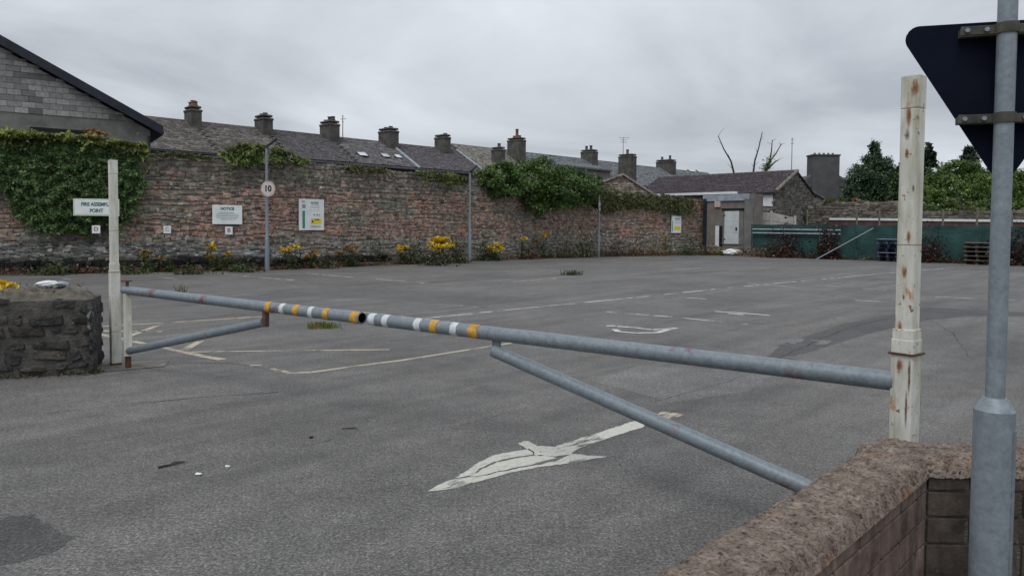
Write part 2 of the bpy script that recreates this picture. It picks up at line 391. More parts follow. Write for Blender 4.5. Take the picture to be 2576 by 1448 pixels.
# far side of the tarmac, taken along the foot of the wall and the green fence
edge_px = [(-700, 700), (-300, 696), (100, 691), (270, 687), (672, 680), (980, 667), (1180, 657), (1505, 645.5), (1750, 641.5), (1880, 644)]
edge = [G(*p) for p in edge_px]
FA, FB = G(1885, 645), G(2575, 668)
fdir = (FB-FA).normalized()
edge2 = edge + [FA + fdir*k for k in (6, 15, 25, 40)]
tar = sheet('tarmac', [(-30, -12), (30, -12)] + [(p.x, p.y) for p in reversed(edge2)], 0.0, 'asphalt', kind='structure')
def gpoly(name, pts, m, z, parent=tar, jit=.035):
    q = [G(*p) for p in pts]; r = []
    for a, b in zip(q, q[1:]+q[:1]):
        k = max(1, min(24, int((b-a).length/.05)))
        for i in range(k):
            c = a.lerp(b, i/k); j = .012 if i else 0
            c += Vector((mnoise.noise(c*9), mnoise.noise(c*9+Vector((7, 3, 1))), 0))*jit + Vector((rnd.uniform(-j, j), rnd.uniform(-j, j), 0)); r.append((c.x, c.y))
    return sheet(name, r, z, m, parent)
gpoly('repair_patch', [(-30, 1318), (20, 1300), (85, 1292), (105, 1312), (150, 1332), (196, 1350), (160, 1372), (110, 1395), (40, 1418), (-30, 1425)], 'asphalt_dark', 0.0012)
gpoly('repair_patch', [(1925, 905), (1960, 868), (2120, 815), (2205, 797), (2330, 772), (2575, 786), (2575, 796), (2440, 795), (2330, 805), (2180, 840), (2020, 890)], 'asphalt_dark', 0.0012)
gpoly('repair_patch', [(560, 752), (700, 727), (880, 722), (1110, 735), (1330, 748), (1180, 765), (940, 752), (760, 745), (640, 760)], 'asphalt_mid', 0.0012)
gpoly('repair_patch', [(1700, 650), (1880, 652), (2300, 662), (2575, 675), (2575, 684), (2200, 668), (1900, 660), (1740, 656)], 'asphalt_mid', 0.0012)
gpoly('repair_patch', [(1500, 960), (1610, 918), (1950, 938), (1880, 985), (1690, 1012)], 'asphalt_light', 0.0012)
def gline(name, pts, wid, m, z=0.0026, parent=tar):
    q = [G(*p) for p in pts]; mb = MB()
    for a, b in zip(q, q[1:]):
        d = (b-a); L = d.length; d.normalize(); s = Vector((-d.y, d.x, 0))*wid/2
        k = max(1, int(L/0.6))
        for i in range(k):
            p0, p1 = a+d*(L*i/k), a+d*(L*(i+1)/k)
            j0, j1 = [s*rnd.uniform(0.8, 1.15) for _ in '01']
            mb.add([(p0-j0).to_tuple()[:2]+(z,), (p1-j1).to_tuple()[:2]+(z,), (p1+j1).to_tuple()[:2]+(z,), (p0+j0).to_tuple()[:2]+(z,)], [(0, 1, 2, 3)])
    return mb.build(name, m, parent)
for pts in ([(237, 822), (415, 811.5), (660, 796)], [(237, 832), (407, 834)], [(237, 838), (400, 872), (517, 897), (560, 904)], [(320, 847), (412, 813)], [(463, 880), (509, 855)]):
    gline('hatching_line', pts, 0.11, 'paint_cream')
for pts in ([(480, 885), (738, 881.5), (980, 879)], [(629, 919), (658, 918)], [(684, 927), (723, 936)], [(720, 938), (783, 936), (898, 920), (1010, 906), (1300, 860)]):
    gline('parking_line', pts, 0.075, 'paint_cream')
for pts in ([(1056, 801.5), (1280, 779), (1560, 752), (1868, 720), (2050, 704), (2226, 687), (2400, 673)], [(746, 768), (973, 791.5), (1228, 821), (1548, 857), (1640, 868)],
            [(1106, 766), (1205, 772)], [(1524, 784), (1690, 797), (1880, 815)], [(560, 689), (603, 693), (739, 704.5)], [(770, 687.5), (892, 698)],
            [(2351, 746), (2475, 752), (2600, 757)], [(1700, 677), (1790, 672)], [(1880, 712), (2000, 722)], [(2050, 716), (2230, 729)], [(930, 700), (1080, 713)],
            [(400, 698), (446, 701)], [(150, 700), (190, 703)], [(1690, 747), (1780, 752)], [(2150, 755), (2230, 759)], [(1400, 700), (1290, 709)]):
    gline('parking_line', pts, 0.085, 'paint_worn')
M['crack'] = simple('crack_filler', (0.012, 0.012, 0.012), (0.035, 0.034, 0.033), 20, 0.9)
def crack(pts, wid):
    q = [G(*p) for p in pts]; mb = MB(); L = 0; prev = None
    for a, b in zip(q, q[1:]):
        k = max(2, int((b-a).length/.12)); d = (b-a).normalized(); sd = Vector((-d.y, d.x, 0))
        for i in range(k+1):
            c = a.lerp(b, i/k)+sd*(.05*mnoise.noise(Vector((a.x+i*.11, a.y, 3)))+.02*rnd.uniform(-1, 1)); hw = wid*.5*max(.15, .6+1.1*mnoise.noise(Vector((c.x*2, c.y*2, 8))))
            cur = (c-sd*hw, c+sd*hw)
            if prev: mb.add([(prev[0].x, prev[0].y, .002), (cur[0].x, cur[0].y, .002), (cur[1].x, cur[1].y, .002), (prev[1].x, prev[1].y, .002)], [(0, 1, 2, 3)])
            prev = cur
    mb.build('crack', 'crack', tar)
for pts, wd in (([(905, 725), (1000, 716), (1200, 703), (1310, 698), (1430, 690)], .06), ([(1590, 694), (1680, 689), (1850, 680)], .05), ([(2205, 781), (2330, 783), (2480, 791)], .035), ([(1900, 935), (1990, 884), (2130, 826), (2260, 792)], .02),
                ([(1640, 1012), (1740, 985), (1900, 935)], .009), ([(650, 745), (760, 722), (900, 706), (1060, 697)], .04), ([(640, 1160), (760, 1128), (850, 1105)], .005), ([(1150, 1070), (1250, 1045), (1330, 1025)], .006),
                ([(730, 935), (560, 912), (400, 915)], .012), ([(120, 1040), (380, 1010), (700, 985)], .012), ([(2330, 800), (2400, 840), (2440, 900)], .012), ([(1500, 858), (1780, 872), (2000, 905)], .014)):
    crack(pts, wd)
wh = [[(1525, 819), (1548, 819.5)], [(1552, 820.5), (1590, 823), (1640, 829), (1665, 828), (1702, 825)], [(1545, 828), (1556, 834), (1600, 837), (1650, 836.5), (1682, 829)]]
for pts in wh: gline('wheelchair_symbol', pts, 0.10, 'paint_white')
for pts in ([(1798, 783), (1850, 786), (1900, 790), (1936, 793)], [(1830, 788), (1870, 791.5)]): gline('wheelchair_symbol', pts, 0.11, 'paint_white')
gpoly('worn_marking', [(1956, 857), (1995, 850), (2026, 853), (2000, 865)], 'asphalt_light', 0.0024)
gpoly('worn_marking', [(2032, 854), (2092, 857), (2075, 866), (2052, 866), (2060, 859)], 'asphalt_light', 0.0024)
def zpt(q): return [(804.7+.3384*x, 972.4+.3384*y) for x, y in q]
ab = MB()
for q in ([(1000, 682), (1080, 630), (1180, 560), (1300, 505), (1450, 478), (1560, 462), (1600, 500), (1450, 522), (1310, 552), (1190, 608), (1120, 660)], [(1110, 668), (1220, 606), (1330, 556), (1500, 524), (1640, 505), (1760, 528), (1580, 578), (1400, 612), (1300, 636), (1190, 660)],
          [(790, 780), (870, 735), (940, 702), (1060, 678), (1200, 662), (1400, 622), (1600, 585), (1760, 550), (1870, 498), (1940, 505), (2050, 515), (2140, 518), (2050, 532), (1850, 568), (1600, 602), (1400, 642), (1150, 712), (1000, 752), (880, 772)],
          [(1470, 420), (1545, 402), (1620, 440), (1740, 445), (1850, 410), (2100, 330), (2330, 255), (2425, 262), (2400, 300), (2050, 412), (1900, 470), (1870, 504), (1740, 518), (1600, 508), (1565, 478)], 0, [(2540, 185), (2716, 206), (2560, 258), (2440, 240)]):
    if not q: ab.build('painted_arrow', 'paint_good', tar); ab = MB(); continue
    g = [G(*p) for p in zpt(q)]; r = []
    for u, v in zip(g, g[1:]+g[:1]):
        k = max(1, int((v-u).length/.03))
        for i in range(k):
            c = u.lerp(v, i/k); r.append((c.x+.012*mnoise.noise(c*17)+rnd.uniform(-.004, .004), c.y+.014*mnoise.noise(c*21+Vector((3, 1, 0)))+rnd.uniform(-.007, .007), .0026))
    ab.add(r, [tuple(range(len(r)))])
ab.build('painted_arrow', 'paint_cream', tar)
# verge between tarmac and wall
wall_px = [(-700, 24.0), (-300, 24.6), (100, 26.3), (430, 27.6), (672, 29.0), (900, 31.8), (1180, 36.9), (1505, 44.0), (1735, 48.3), (1767, 49.0)]
wall_xy = []
for px, Y in wall_px:
    p = P(px, 560, Y); wall_xy.append(Vector((p.x, p.y, 0)))
vb = MB()
ev = [edge[0], edge[1], edge[2], edge[3], edge[4], edge[5], edge[6], edge[7], edge[8]]
for i in range(8):
    n = 14
    a0, a1, b0, b1 = ev[i], ev[i+1], wall_xy[min(i, 8)], wall_xy[i+1]
    for k in range(n):
        t0, t1 = k/n, (k+1)/n
        q = [a0.lerp(a1, t0), a0.lerp(a1, t1), b0.lerp(b1, t1), b0.lerp(b1, t0)]
        mm = [(q[0]+q[3])/2, (q[1]+q[2])/2]
        def hh(p, h): return (p.x, p.y, h+0.10*abs(mnoise.noise(p*1.1)))
        vb.add([(q[0].x, q[0].y, 0.004), (q[1].x, q[1].y, 0.004), hh(mm[1], .06), hh(mm[0], .06)], [(0, 1, 2, 3)])
        vb.add([hh(mm[0], .06), hh(mm[1], .06), hh(q[2], .1), hh(q[3], .1)], [(0, 1, 2, 3)])
vb.build('verge', 'soil', kind='structure')
fn = Vector((-fdir.y, fdir.x, 0))
if fn.y < 0: fn = -fn
vb = MB()
q0 = edge[8]; q1 = FA
vb.add([(q0.x, q0.y, .004), (q1.x, q1.y, .004), (q1.x+1.5, q1.y+5, .06), (q0.x+3, q0.y+9, .06)], [(0, 1, 2, 3)])
for k in range(40):
    a, b = FA+fdir*k, FA+fdir*(k+1)
    vb.add([(a.x, a.y, .004), (b.x, b.y, .004), (b.x+fn.x*4, b.y+fn.y*4, .05), (a.x+fn.x*4, a.y+fn.y*4, .05)], [(0, 1, 2, 3)])
vb.build('verge', 'soil', kind='structure')
# ------------------------------------------------------------------ rubble masonry
def hit(px, py):
    d = ray(px, py); best = None
    for a, b in zip(wall_xy, wall_xy[1:]):
        t = b-a; n = Vector((t.y, -t.x, 0)).normalized()
        den = d.dot(n)
        if abs(den) < 1e-6: continue
        k = (a-O).dot(n)/den
        if k <= 0: continue
        p = O+d*k; s = (Vector((p.x, p.y, 0))-a).dot(t)/t.length_squared
        if -0.001 <= s <= 1.001 and (best is None or k < best[0]): best = (k, p, n)
    return best and (best[1], best[2])
class Path:
    def __init__(s, pts):
        s.p = pts; s.l = [0]
        for a, b in zip(pts, pts[1:]): s.l.append(s.l[-1]+(b-a).length)
        s.L = s.l[-1]
    def at(s, d):
        i = 0
        while i < len(s.p)-2 and d > s.l[i+1]: i += 1
        t = (s.p[i+1]-s.p[i]).normalized()
        return s.p[i]+t*(d-s.l[i]), t, Vector((t.y, -t.x, 0))
def one_stone(mb, c, t, n, w_, h_, proud, col, jit=0.18, up=Vector((0, 0, 1))):
    def ring(k, dz, j):
        r = []
        for sx, sz in ((-1, -1), (1, -1), (1, 1), (-1, 1)):
            r.append(c + t*(sx*w_/2*k*(1+rnd.uniform(-j, j)*min(1, h_/w_))) + up*(sz*h_/2*k*(1+rnd.uniform(-j, j))) + n*dz*(1 if k == 1 else rnd.uniform(0.75, 1.25)))
        return r
    a = ring(1.0, -0.05, jit); b = [p+n*(0.05+proud*0.55) for p in a]; d = ring(0.78, proud, jit)
    fs = []
    for o in (0, 4):
        for i in range(4): fs.append((o+i, o+(i+1) % 4, o+4+(i+1) % 4, o+4+i))
    fs.append((8, 9, 10, 11))
    mb.add(a+b+d, fs, col)
def rough_stone(mb, c, t, n, w_, h_, proud, col, jit=.2):
    up = Vector((0, 0, 1)); nx, ny = 8, 5; vs = []
    cj = [[rnd.uniform(-jit, jit)*h_*.5 for _ in '01'] for _ in range(4)]
    for j in range(ny+1):
        for i in range(nx+1):
            u, v = i/nx*2-1, j/ny*2-1
            e = max(abs(u)**5, abs(v)**5)
            fu, fv = (u+1)/2, (v+1)/2
            ox = (cj[0][0]*(1-fu)+cj[1][0]*fu)*(1-fv)+(cj[3][0]*(1-fu)+cj[2][0]*fu)*fv
            oz = (cj[0][1]*(1-fu)+cj[1][1]*fu)*(1-fv)+(cj[3][1]*(1-fu)+cj[2][1]*fu)*fv
            p = c + t*(u*w_/2*(1-.07*v*v)+ox) + up*(v*h_/2*(1-.12*u*u)+oz)
            d = -.03 if e > .99 else proud*(1-e*.6)
            if e < .99: d += .014*mnoise.noise(p*9)+.010*mnoise.noise(p*26)
            vs.append(p+n*d)
    mb.add(vs, [(j*(nx+1)+i, j*(nx+1)+i+1, (j+1)*(nx+1)+i+1, (j+1)*(nx+1)+i) for j in range(ny) for i in range(nx)], col)
def rubble(root, pathobj, s0, s1, zb, ztop, colour, cw, ch, proud, mname, keep=300, joint=0.012, skip=None, wob=0.08, pname='stone', jit=.18, fn_=None):
    cells = []; z = zb; row = 0
    while z < 8:
        h = ch*rnd.uniform(0.7, 1.35); s = s0 + rnd.uniform(-cw, 0); any_ = False
        while s < s1:
            w_ = cw*rnd.uniform(0.45, 1.7)
            if s+w_ > s1-cw*.3: w_ = s1-s
            if w_ > 2*cw: w_ = cw*1.2
            sc = s+w_/2
            if sc < s1:
                zz = z+h/2 + rnd.uniform(-.2, .2)*h*min(1, jit*2.2) + wob*mnoise.noise(Vector((sc*0.5, row*0.35, 3)))
                hh = h*rnd.uniform(0.75, 1.2)
                if zz+hh*0.4 < ztop(sc):
                    any_ = True; p, t, n = pathobj.at(sc)
                    c = Vector((p.x, p.y, zz))
                    if not (skip and skip(c)): cells.append((c, t, n, w_-joint, hh-joint, colour(sc, zz)))
            s += w_
        z += h; row += 1
        if not any_ and row > 2: break
    def score(cl):
        px, py, d = proj(cl[0])
        if not (-5 < px < PW+5 and 0 < py < PH): return 0
        return cl[3]*cl[4]/d/d
    cells.sort(key=score, reverse=True)
    rest = MB()
    for i, cl in enumerate(cells):
        mb = MB() if i < keep else rest
        (fn_ or one_stone)(mb, *cl[:5], proud*rnd.uniform(0.5, 1.4), cl[5], jit)
        if i < keep: mb.build(pname, mname, root)
    if rest.v: rest.build('rubble', mname, root, kind='stuff')
# ------------------------------------------------------------------ back wall
WP = Path(wall_xy)
top_px = {(-700): 4.5, (-300): 4.4, 100: 4.36, 430: 4.30, 672: 4.26, 900: 4.22, 1180: 4.10, 1505: 3.75, 1735: 3.62, 1767: 3.6}
tops = list(top_px.values())
def wtop(s):
    for i in range(len(WP.l)-1):
        if s <= WP.l[i+1] or i == len(WP.l)-2:
            k = (s-WP.l[i])/(WP.l[i+1]-WP.l[i]); return tops[i]*(1-k)+tops[i+1]*k + 0.07*mnoise.noise(Vector((s*1.3, 0, 0)))
def wcol(s, z):
    n = mnoise.noise(Vector((s*0.35, z*0.9, 5)))*0.5 + rnd.uniform(-0.2, 0.2)
    zr = z + n
    far = max(0, min(1, (s-WP.l[5])/(WP.l[8]-WP.l[5])))
    hi = 3.0 + 0.9*far
    grey = (0.19, 0.182, 0.16); red = (0.252, 0.172, 0.146); dark = (0.152, 0.138, 0.118); olive = (0.175, 0.165, 0.138); brown = (0.235, 0.175, 0.135)
    if zr < 1.2: c = grey
    elif zr > hi: c = dark
    else:
        h = mnoise.noise(Vector((s*.55, z*1.1, 31)))*1.2+rnd.uniform(-.35, .35)
        c = olive if h < -.38 else (brown if h < .02 else red)
        if h > .5: c = (.255, .155, .12)
    if rnd.random() < 0.16: c = rnd.choice([grey, red, dark, (0.27, 0.235, 0.20), (0.09, 0.075, 0.065)])
    k = rnd.uniform(1.0, 1.8); return tuple(x*k for x in c)
pm = WP.at(WP.l[4])[0]
bw = thing('stone_wall', pm, 'long high rubble stone boundary wall with reddish middle and ivy along its top', 'wall')
mb = MB()
for a, b in zip(range(60), range(1, 61)):
    sa, sb = WP.L*a/60, WP.L*b/60
    pa, ta, na = WP.at(sa+1e-4); pb, tb, nb = WP.at(sb-1e-4)
    ya, yb = wtop(sa)-0.03, wtop(sb)-0.03
    q = [pa-na*0.02, pb-nb*0.02, pb-nb*0.6, pa-na*0.6]
    mb.hexa([(v.x, v.y, -0.1) for v in q] + [(q[0].x, q[0].y, ya), (q[1].x, q[1].y, yb), (q[2].x, q[2].y, yb), (q[3].x, q[3].y, ya)])
mb.build('mortar', 'mortar', bw)
rubble(bw, WP, WP.l[1], WP.L, 0.02, wtop, wcol, 0.18, 0.102, 0.030, 'stone', 300, joint=.004, wob=.24, jit=.5)
# low ruined ledge in front of the wall
lp = []
for px, py in [(-300, 693), (60, 688), (272, 684), (672, 676), (985, 663)]:
    p = G(px, py); lp.append(Vector((p.x, p.y, 0)))
LP = Path(lp)
ld = thing('stone_ledge', lp[2], 'low ruined stone ledge with pale lichen top and blackened face below the long wall', 'low wall')
mb = MB()
def ltop(s): return 0.50+0.09*mnoise.noise(Vector((s*0.9, 4, 0))) - (0.10 if s > LP.l[3] else 0)
nn = 70
for a in range(nn):
    sa, sb = LP.L*a/nn, LP.L*(a+1)/nn
    pa, _, na = LP.at(sa+1e-4); pb, _, nb = LP.at(sb-1e-4)
    za, zb_ = ltop(sa), ltop(sb)
    q = [pa-na*0.04, pb-nb*0.04, pb-nb*1.5, pa-na*1.5]
    mb.hexa([(v.x, v.y, -0.05) for v in q] + [(q[0].x, q[0].y, za), (q[1].x, q[1].y, zb_), (q[2].x, q[2].y, zb_+0.45), (q[3].x, q[3].y, za+0.45)], (0.06, 0.06, 0.055))
mb.build('core', 'pier_mortar', ld)
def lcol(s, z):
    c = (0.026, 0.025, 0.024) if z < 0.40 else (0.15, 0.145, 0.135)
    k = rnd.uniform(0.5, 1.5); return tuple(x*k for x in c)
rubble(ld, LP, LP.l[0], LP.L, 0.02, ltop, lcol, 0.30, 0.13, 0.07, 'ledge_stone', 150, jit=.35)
mb = MB(); cnt = 0
cand = []
for i in range(900):                                   # rough lichen-spotted stones of the sloping top
    s = rnd.uniform(0, LP.L); k = rnd.random()
    p, t, n = LP.at(s); z = ltop(s)+0.45*k+0.01
    c = p-n*(0.04+1.4*k)+Vector((0, 0, z))
    g = rnd.choice([rnd.uniform(0.05, 0.13), rnd.uniform(0.05, 0.13), rnd.uniform(.10, .26)])
    cand.append((c, t, Vector((n.x*0.3, n.y*0.3, 0.95)), rnd.uniform(0.12, 0.36), rnd.uniform(0.10, 0.26), 0.05*rnd.random()+0.02, (g, g, g*0.95), 0.25, -Vector((n.x*0.95, n.y*0.95, -0.3))))
cand.sort(key=lambda q: (proj(q[0])[0] < -5, -q[3]))
for i, q in enumerate(cand):
    m1 = MB() if i < 110 else mb
    one_stone(m1, q[0], q[1], q[2], q[3], q[4], q[5], q[6], q[7], q[8])
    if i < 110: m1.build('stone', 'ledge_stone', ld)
mb.build('rubble', 'ledge_stone', ld, kind='stuff')
# ------------------------------------------------------------------ ivy and plants on the wall
def patch(name, poly, n, size, label, ca, cb, warm, thick=0.3, cat='ivy', lift=0.0, stem=True):
    xs = [p[0] for p in poly]; ys = [p[1] for p in poly]; pos = []; outs = []
    while len(pos) < n:
        p = (rnd.uniform(min(xs), max(xs)), rnd.uniform(min(ys), max(ys)))
        wob = 7*mnoise.noise(Vector((p[0]*0.04, p[1]*0.04, 1)))+4*mnoise.noise(Vector((p[0]*0.15, p[1]*0.15, 9)))
        if not inpoly((p[0]+wob, p[1]+wob), poly): continue
        if mnoise.noise(Vector((p[0]*0.09, p[1]*0.09, 21))) > 0.28 and rnd.random() < .8: continue
        h = hit(*p)
        if not h: continue
        q, nr = h
        lump = 0.5+0.5*mnoise.noise(Vector((p[0]*0.045, p[1]*0.06, 2)))
        pos.append(q+nr*(0.10+thick*lump*rnd.uniform(0.55, 1.0)+rnd.uniform(0, .06))); outs.append(nr*0.9)
    ntr = n//160
    for _ in range(ntr):                                # trailing shoots past the edge
        i = rnd.randrange(len(pos)); q = pos[i].copy(); dr = Vector((rnd.uniform(-.06, .06), rnd.uniform(-.03, .03), rnd.uniform(-.09, .03)))
        for k in range(rnd.randint(5, 14)):
            q = q+dr+Vector((rnd.uniform(-.03, .03), 0, rnd.uniform(-.03, .02))); pos.append(q.copy()); outs.append(outs[i])
    n = len(pos)
    pos = np.array(pos); cols = greens(n, ca, cb, warm)
    lum = np.array([1.0+.55*mnoise.noise(Vector((p[0]*1.3, p[1]*1.3, p[2]*1.6))) for p in pos])[:, None]; cols = cols*np.clip(lum, .55, 1.5)
    base = Vector(pos[pos[:, 2].argmin()].tolist()); base.z = max(0.0, base.z)
    th = thing(name, base, label, cat)
    leaves('foliage', pos, size, cols, th, 0.5, np.array(outs))
    if stem:
        mb = MB()
        for k in range(5):
            i = rnd.randrange(n); j = rnd.randrange(n)
            a, b = Vector(pos[i].tolist()), Vector(pos[j].tolist())
            mb.path([a, a.lerp(b, .5)+Vector((0, 0, .1)), b], [0.02, 0.015, 0.008], 5)
        mb.build('stem', 'bark', th)
    return th
patch('ivy', [(-60, 332), (75, 332), (240, 346), (330, 360), (380, 370), (372, 395), (350, 412), (374, 465), (355, 515), (326, 562), (275, 572), (222, 590), (137, 590), (84, 570), (36, 540), (24, 485), (-60, 465)],
      40000, 0.088, 'dense dark green ivy covering the left end of the long stone wall', (0.044, 0.094, 0.030), (0.15, 0.235, 0.085), 0.05, 0.60)
patch('ivy', [(-60, 331), (60, 333), (100, 338), (240, 347), (375, 368), (378, 388), (330, 380), (240, 362), (100, 352), (-60, 342)], 5200, 0.10, 'yellow green new growth along the top of the left ivy', (0.16, 0.21, 0.045), (0.28, 0.31, 0.07), 0.15, 1.1)
patch('ivy', [(545, 388), (575, 372), (600, 362), (660, 366), (700, 378), (745, 395), (775, 408), (740, 414), (690, 412), (600, 420), (560, 402)], 2600, 0.12,
      'bright green ivy clump on the wall top behind the tall lamp post', (0.09, 0.14, 0.035), (0.18, 0.23, 0.065), 0.15, 0.7)
patch('ivy', [(385, 383), (420, 384), (520, 390), (545, 400), (500, 402), (400, 395)], 500, 0.10, 'thin green fringe of plants along the wall top beside the block gable', (0.07, 0.09, 0.03), (0.11, 0.13, 0.05), 0.3, 0.2)
patch('ivy', [(1035, 432), (1075, 430), (1130, 437), (1180, 448), (1165, 466), (1125, 470), (1090, 455), (1050, 445)], 1000, 0.12,
      'small green tuft hanging over the wall top left of the second lamp post', (0.08, 0.12, 0.03), (0.15, 0.19, 0.05), 0.25, 0.4)
patch('ivy', [(860, 415), (930, 420), (985, 432), (1000, 440), (930, 436), (860, 428)], 450, 0.11, 'brown and green dry growth on the middle of the wall top', (0.07, 0.08, 0.025), (0.16, 0.10, 0.05), 0.4, 0.25)
patch('ivy', [(1500, 470), (1560, 482), (1640, 488), (1735, 498), (1750, 520), (1720, 545), (1660, 530), (1600, 525), (1540, 530), (1505, 540)], 2400, 0.15,
      'patchy straggling ivy on the far end of the wall below the stone gable', (0.045, 0.075, 0.02), (0.12, 0.13, 0.05), 0.3, 0.35)
def crown(name, blobs, n, size, ca, cb, label, cat, warm=0.06, trunk=None, dz=0.8, tname='crown', fuzz=0.17):
    """blobs: (px, py, rx, ry, Y) in survey pixels"""
    tot = sum(b[2]*b[3] for b in blobs); pos = []; outs = []; cols = []
    for px, py, rx, ry, Y in blobs:
        c = np.array(P(px, py, Y)); k = Y/FPX; R = np.array([rx*k, rx*k*dz, ry*k])
        m = int(n*rx*ry/tot); ncl = max(8, m//110)
        d = nrg.normal(size=(ncl, 3)); d /= np.linalg.norm(d, axis=1)[:, None]
        cc = d*nrg.uniform(0.62, 1.0, (ncl, 1)); ct = nrg.uniform(0, 1, ncl)
        idx = nrg.integers(0, ncl, m)
        p = cc[idx] + nrg.normal(size=(m, 3))*fuzz
        pos.append(c+p*R); o = p/np.linalg.norm(p, axis=1)[:, None]; outs.append(o*0.8)
        kk = np.clip(ct[idx]*0.8+nrg.random(m)*0.25-.03, 0, 1)[:, None]  # clump tones give leaf variety and stand in for billowing light and shade
        cols.append(np.array(ca)*(1-kk)+np.array(cb)*kk)
    pos = np.vstack(pos); outs = np.vstack(outs); cols = np.vstack(cols)
    wm = nrg.random(len(cols)) < warm; cols[wm] *= np.array([1.9, 1.4, 1.2])
    cx = pos.mean(0); base = Vector((cx[0], cx[1], 0)) if trunk is None else trunk
    th = thing(name, base, label, cat)
    leaves(tname, pos, size, cols, th, 0.4, outs)
    mb = MB(); top = Vector(cx.tolist())
    hgt = max(0.6, top.z-base.z)
    mb.path([base, base.lerp(top, 0.5)+Vector((.1, 0, 0)), top], [0.05+hgt*0.018, 0.04+hgt*0.013, 0.03], 8)
    for i in range(10):
        e = Vector(pos[nrg.integers(len(pos))].tolist()); s0 = base.lerp(top, rnd.uniform(.45, .95))
        mb.path([s0, s0.lerp(e, .5)+Vector((0, 0, -.1)), e], [0.02+hgt*0.006, 0.015+hgt*.003, 0.008], 5)
    mb.build('trunk', 'bark', th)
    return th
crown('bush', [(1265, 452, 62, 44, 38.0), (1345, 452, 85, 52, 39.6), (1430, 470, 78, 46, 41.5), (1345, 505, 34, 36, 39.2), (1228, 446, 26, 24, 37.3), (1490, 485, 30, 38, 42.8), (1390, 500, 60, 28, 40.3)],
      38000, 0.12, (0.038, 0.084, 0.022), (0.13, 0.21, 0.055), 'big rounded dark green bush overhanging the top of the stone wall', 'bush', 0.05, P(1350, 600, 41.5), 0.55, 'foliage', .12)
# ------------------------------------------------------------------ block gable on the left
gB = P(378, 340, 31.0); gB.z = 0
gd = Vector((1.53, 1, 0)).normalized(); gn = Vector((gd.y, -gd.x, 0)); gp = gB.copy()
if gn.y > 0: gn = -gn
def gz(px, py): return onplane(px, py, gp, gn)
e1 = gz(404, 318); r1 = gz(0, 92)
slope = (r1.z-e1.z)/((r1-e1).dot(-gd))
def gs(p): return (p-gp).dot(gd)
def rooflow(s): return e1.z - 0.42 - slope*(s-gs(e1))
gable = thing('gable_building', gp-gd*5, 'grey concrete block gable building with black roof edge behind the ivy', 'building')
apex = -9.0
mb = MB(); back = -gn*5.0
def gpt(s, z, off=0.0): return gp+gd*s+gn*off+Vector((0, 0, z))
zpl0, zpl1 = gz(0, 283).z, gz(378, 306).z
plz = (zpl0+zpl1)/2
prof = [(-18, 0), (0, 0), (0, rooflow(0)), (apex, rooflow(apex)), (-18, rooflow(0))]
fr = [gpt(s, z) for s, z in prof]; bk = [p+back for p in fr]
mb.add(fr+bk, [(0, 1, 2, 3, 4), (9, 8, 7, 6, 5)]+[(i, i+5, (i+1) % 5+5, (i+1) % 5) for i in range(5)])
mb.build('wall', 'render', gable)
z = plz; row = 0
while z < rooflow(apex):
    s = -10.6-(0.23 if row % 2 else 0)
    while s < 0:
        s2 = min(s+0.44, -0.01)
        if s2-s > 0.1 and rooflow(s) > z+0.03:
            za, zb_ = min(z+0.205, rooflow(s)), min(z+0.205, max(z+0.01, rooflow(s2)))
            if s < apex: za = zb_ = z+0.205
            g = rnd.uniform(0.16, 0.34)*(0.8 if rnd.random() < 0.2 else 1); pr = rnd.uniform(0.02, 0.032)
            q = [gpt(s, z, pr), gpt(s2, z, pr), gpt(s2, z, -.02), gpt(s, z, -.02), gpt(s, za, pr), gpt(s2, zb_, pr), gpt(s2, zb_, -.02), gpt(s, za, -.02)]
            MB().hexa(q, (g, g*1.0, g*0.97)).build('concrete_block', 'block', gable)
        s += 0.455
    z += 0.222; row += 1
mb = MB()
def rf(s, up): return e1.z - slope*(s-gs(e1)) - up
a, b = gs(e1)+0.05, apex
for o0, o1, t in ((0.35, -5.3, 0.0),):
    q = []
    for s in (b, a):
        q += [gpt(s, rf(s, 0.0), o0), gpt(s, rf(s, 0.0), o1), gpt(s, rf(s, 0.36), o1), gpt(s, rf(s, 0.36), o0)]
    mb.add(q, [(0, 1, 5, 4), (1, 2, 6, 5), (2, 3, 7, 6), (3, 0, 4, 7), (4, 5, 6, 7), (3, 2, 1, 0)])
    mb.add([gpt(-18-0.3, rf(a, 0), o0), gpt(-18-.3, rf(a, 0), o1), gpt(b, rf(b, 0), o1), gpt(b, rf(b, 0), o0)], [(0, 1, 2, 3)])
mb.build('roof_edge', 'navy', gable)
gu = MB(); g0 = gpt(gs(e1)+0.02, rf(gs(e1), 0.30), 0.30); gu.tube(g0, g0-gn*5.5, 0.075, None, 10); gu.tube(gpt(-0.06, e1.z-0.45, .12), gpt(-.06, e1.z-1.6, .12), 0.05, None, 8); gu.build('gutter', 'navy', gable)
o_a, o_b = gz(75, 319), gz(230, 330)
MB().hexa([o_a-Vector((0, 0, .9))+gn*.004, o_b-Vector((0, 0, .7))+gn*.004, o_b-Vector((0, 0, .7))+gn*.02, o_a-Vector((0, 0, .9))+gn*.02, o_a+gn*.004, o_b+gn*.004, o_b+gn*.02, o_a+gn*.02]).build('window', 'black', gable)
crown('shrub', [(225, 335, 30, 14, 28.5), (245, 340, 24, 11, 28.6)], 420, 0.10, (0.22, 0.12, 0.05), (0.30, 0.16, 0.07), 'rust orange dry shrub above the ivy in front of the block gable', 'shrub', 0.1, P(230, 400, 28.4), 0.6, 'foliage')
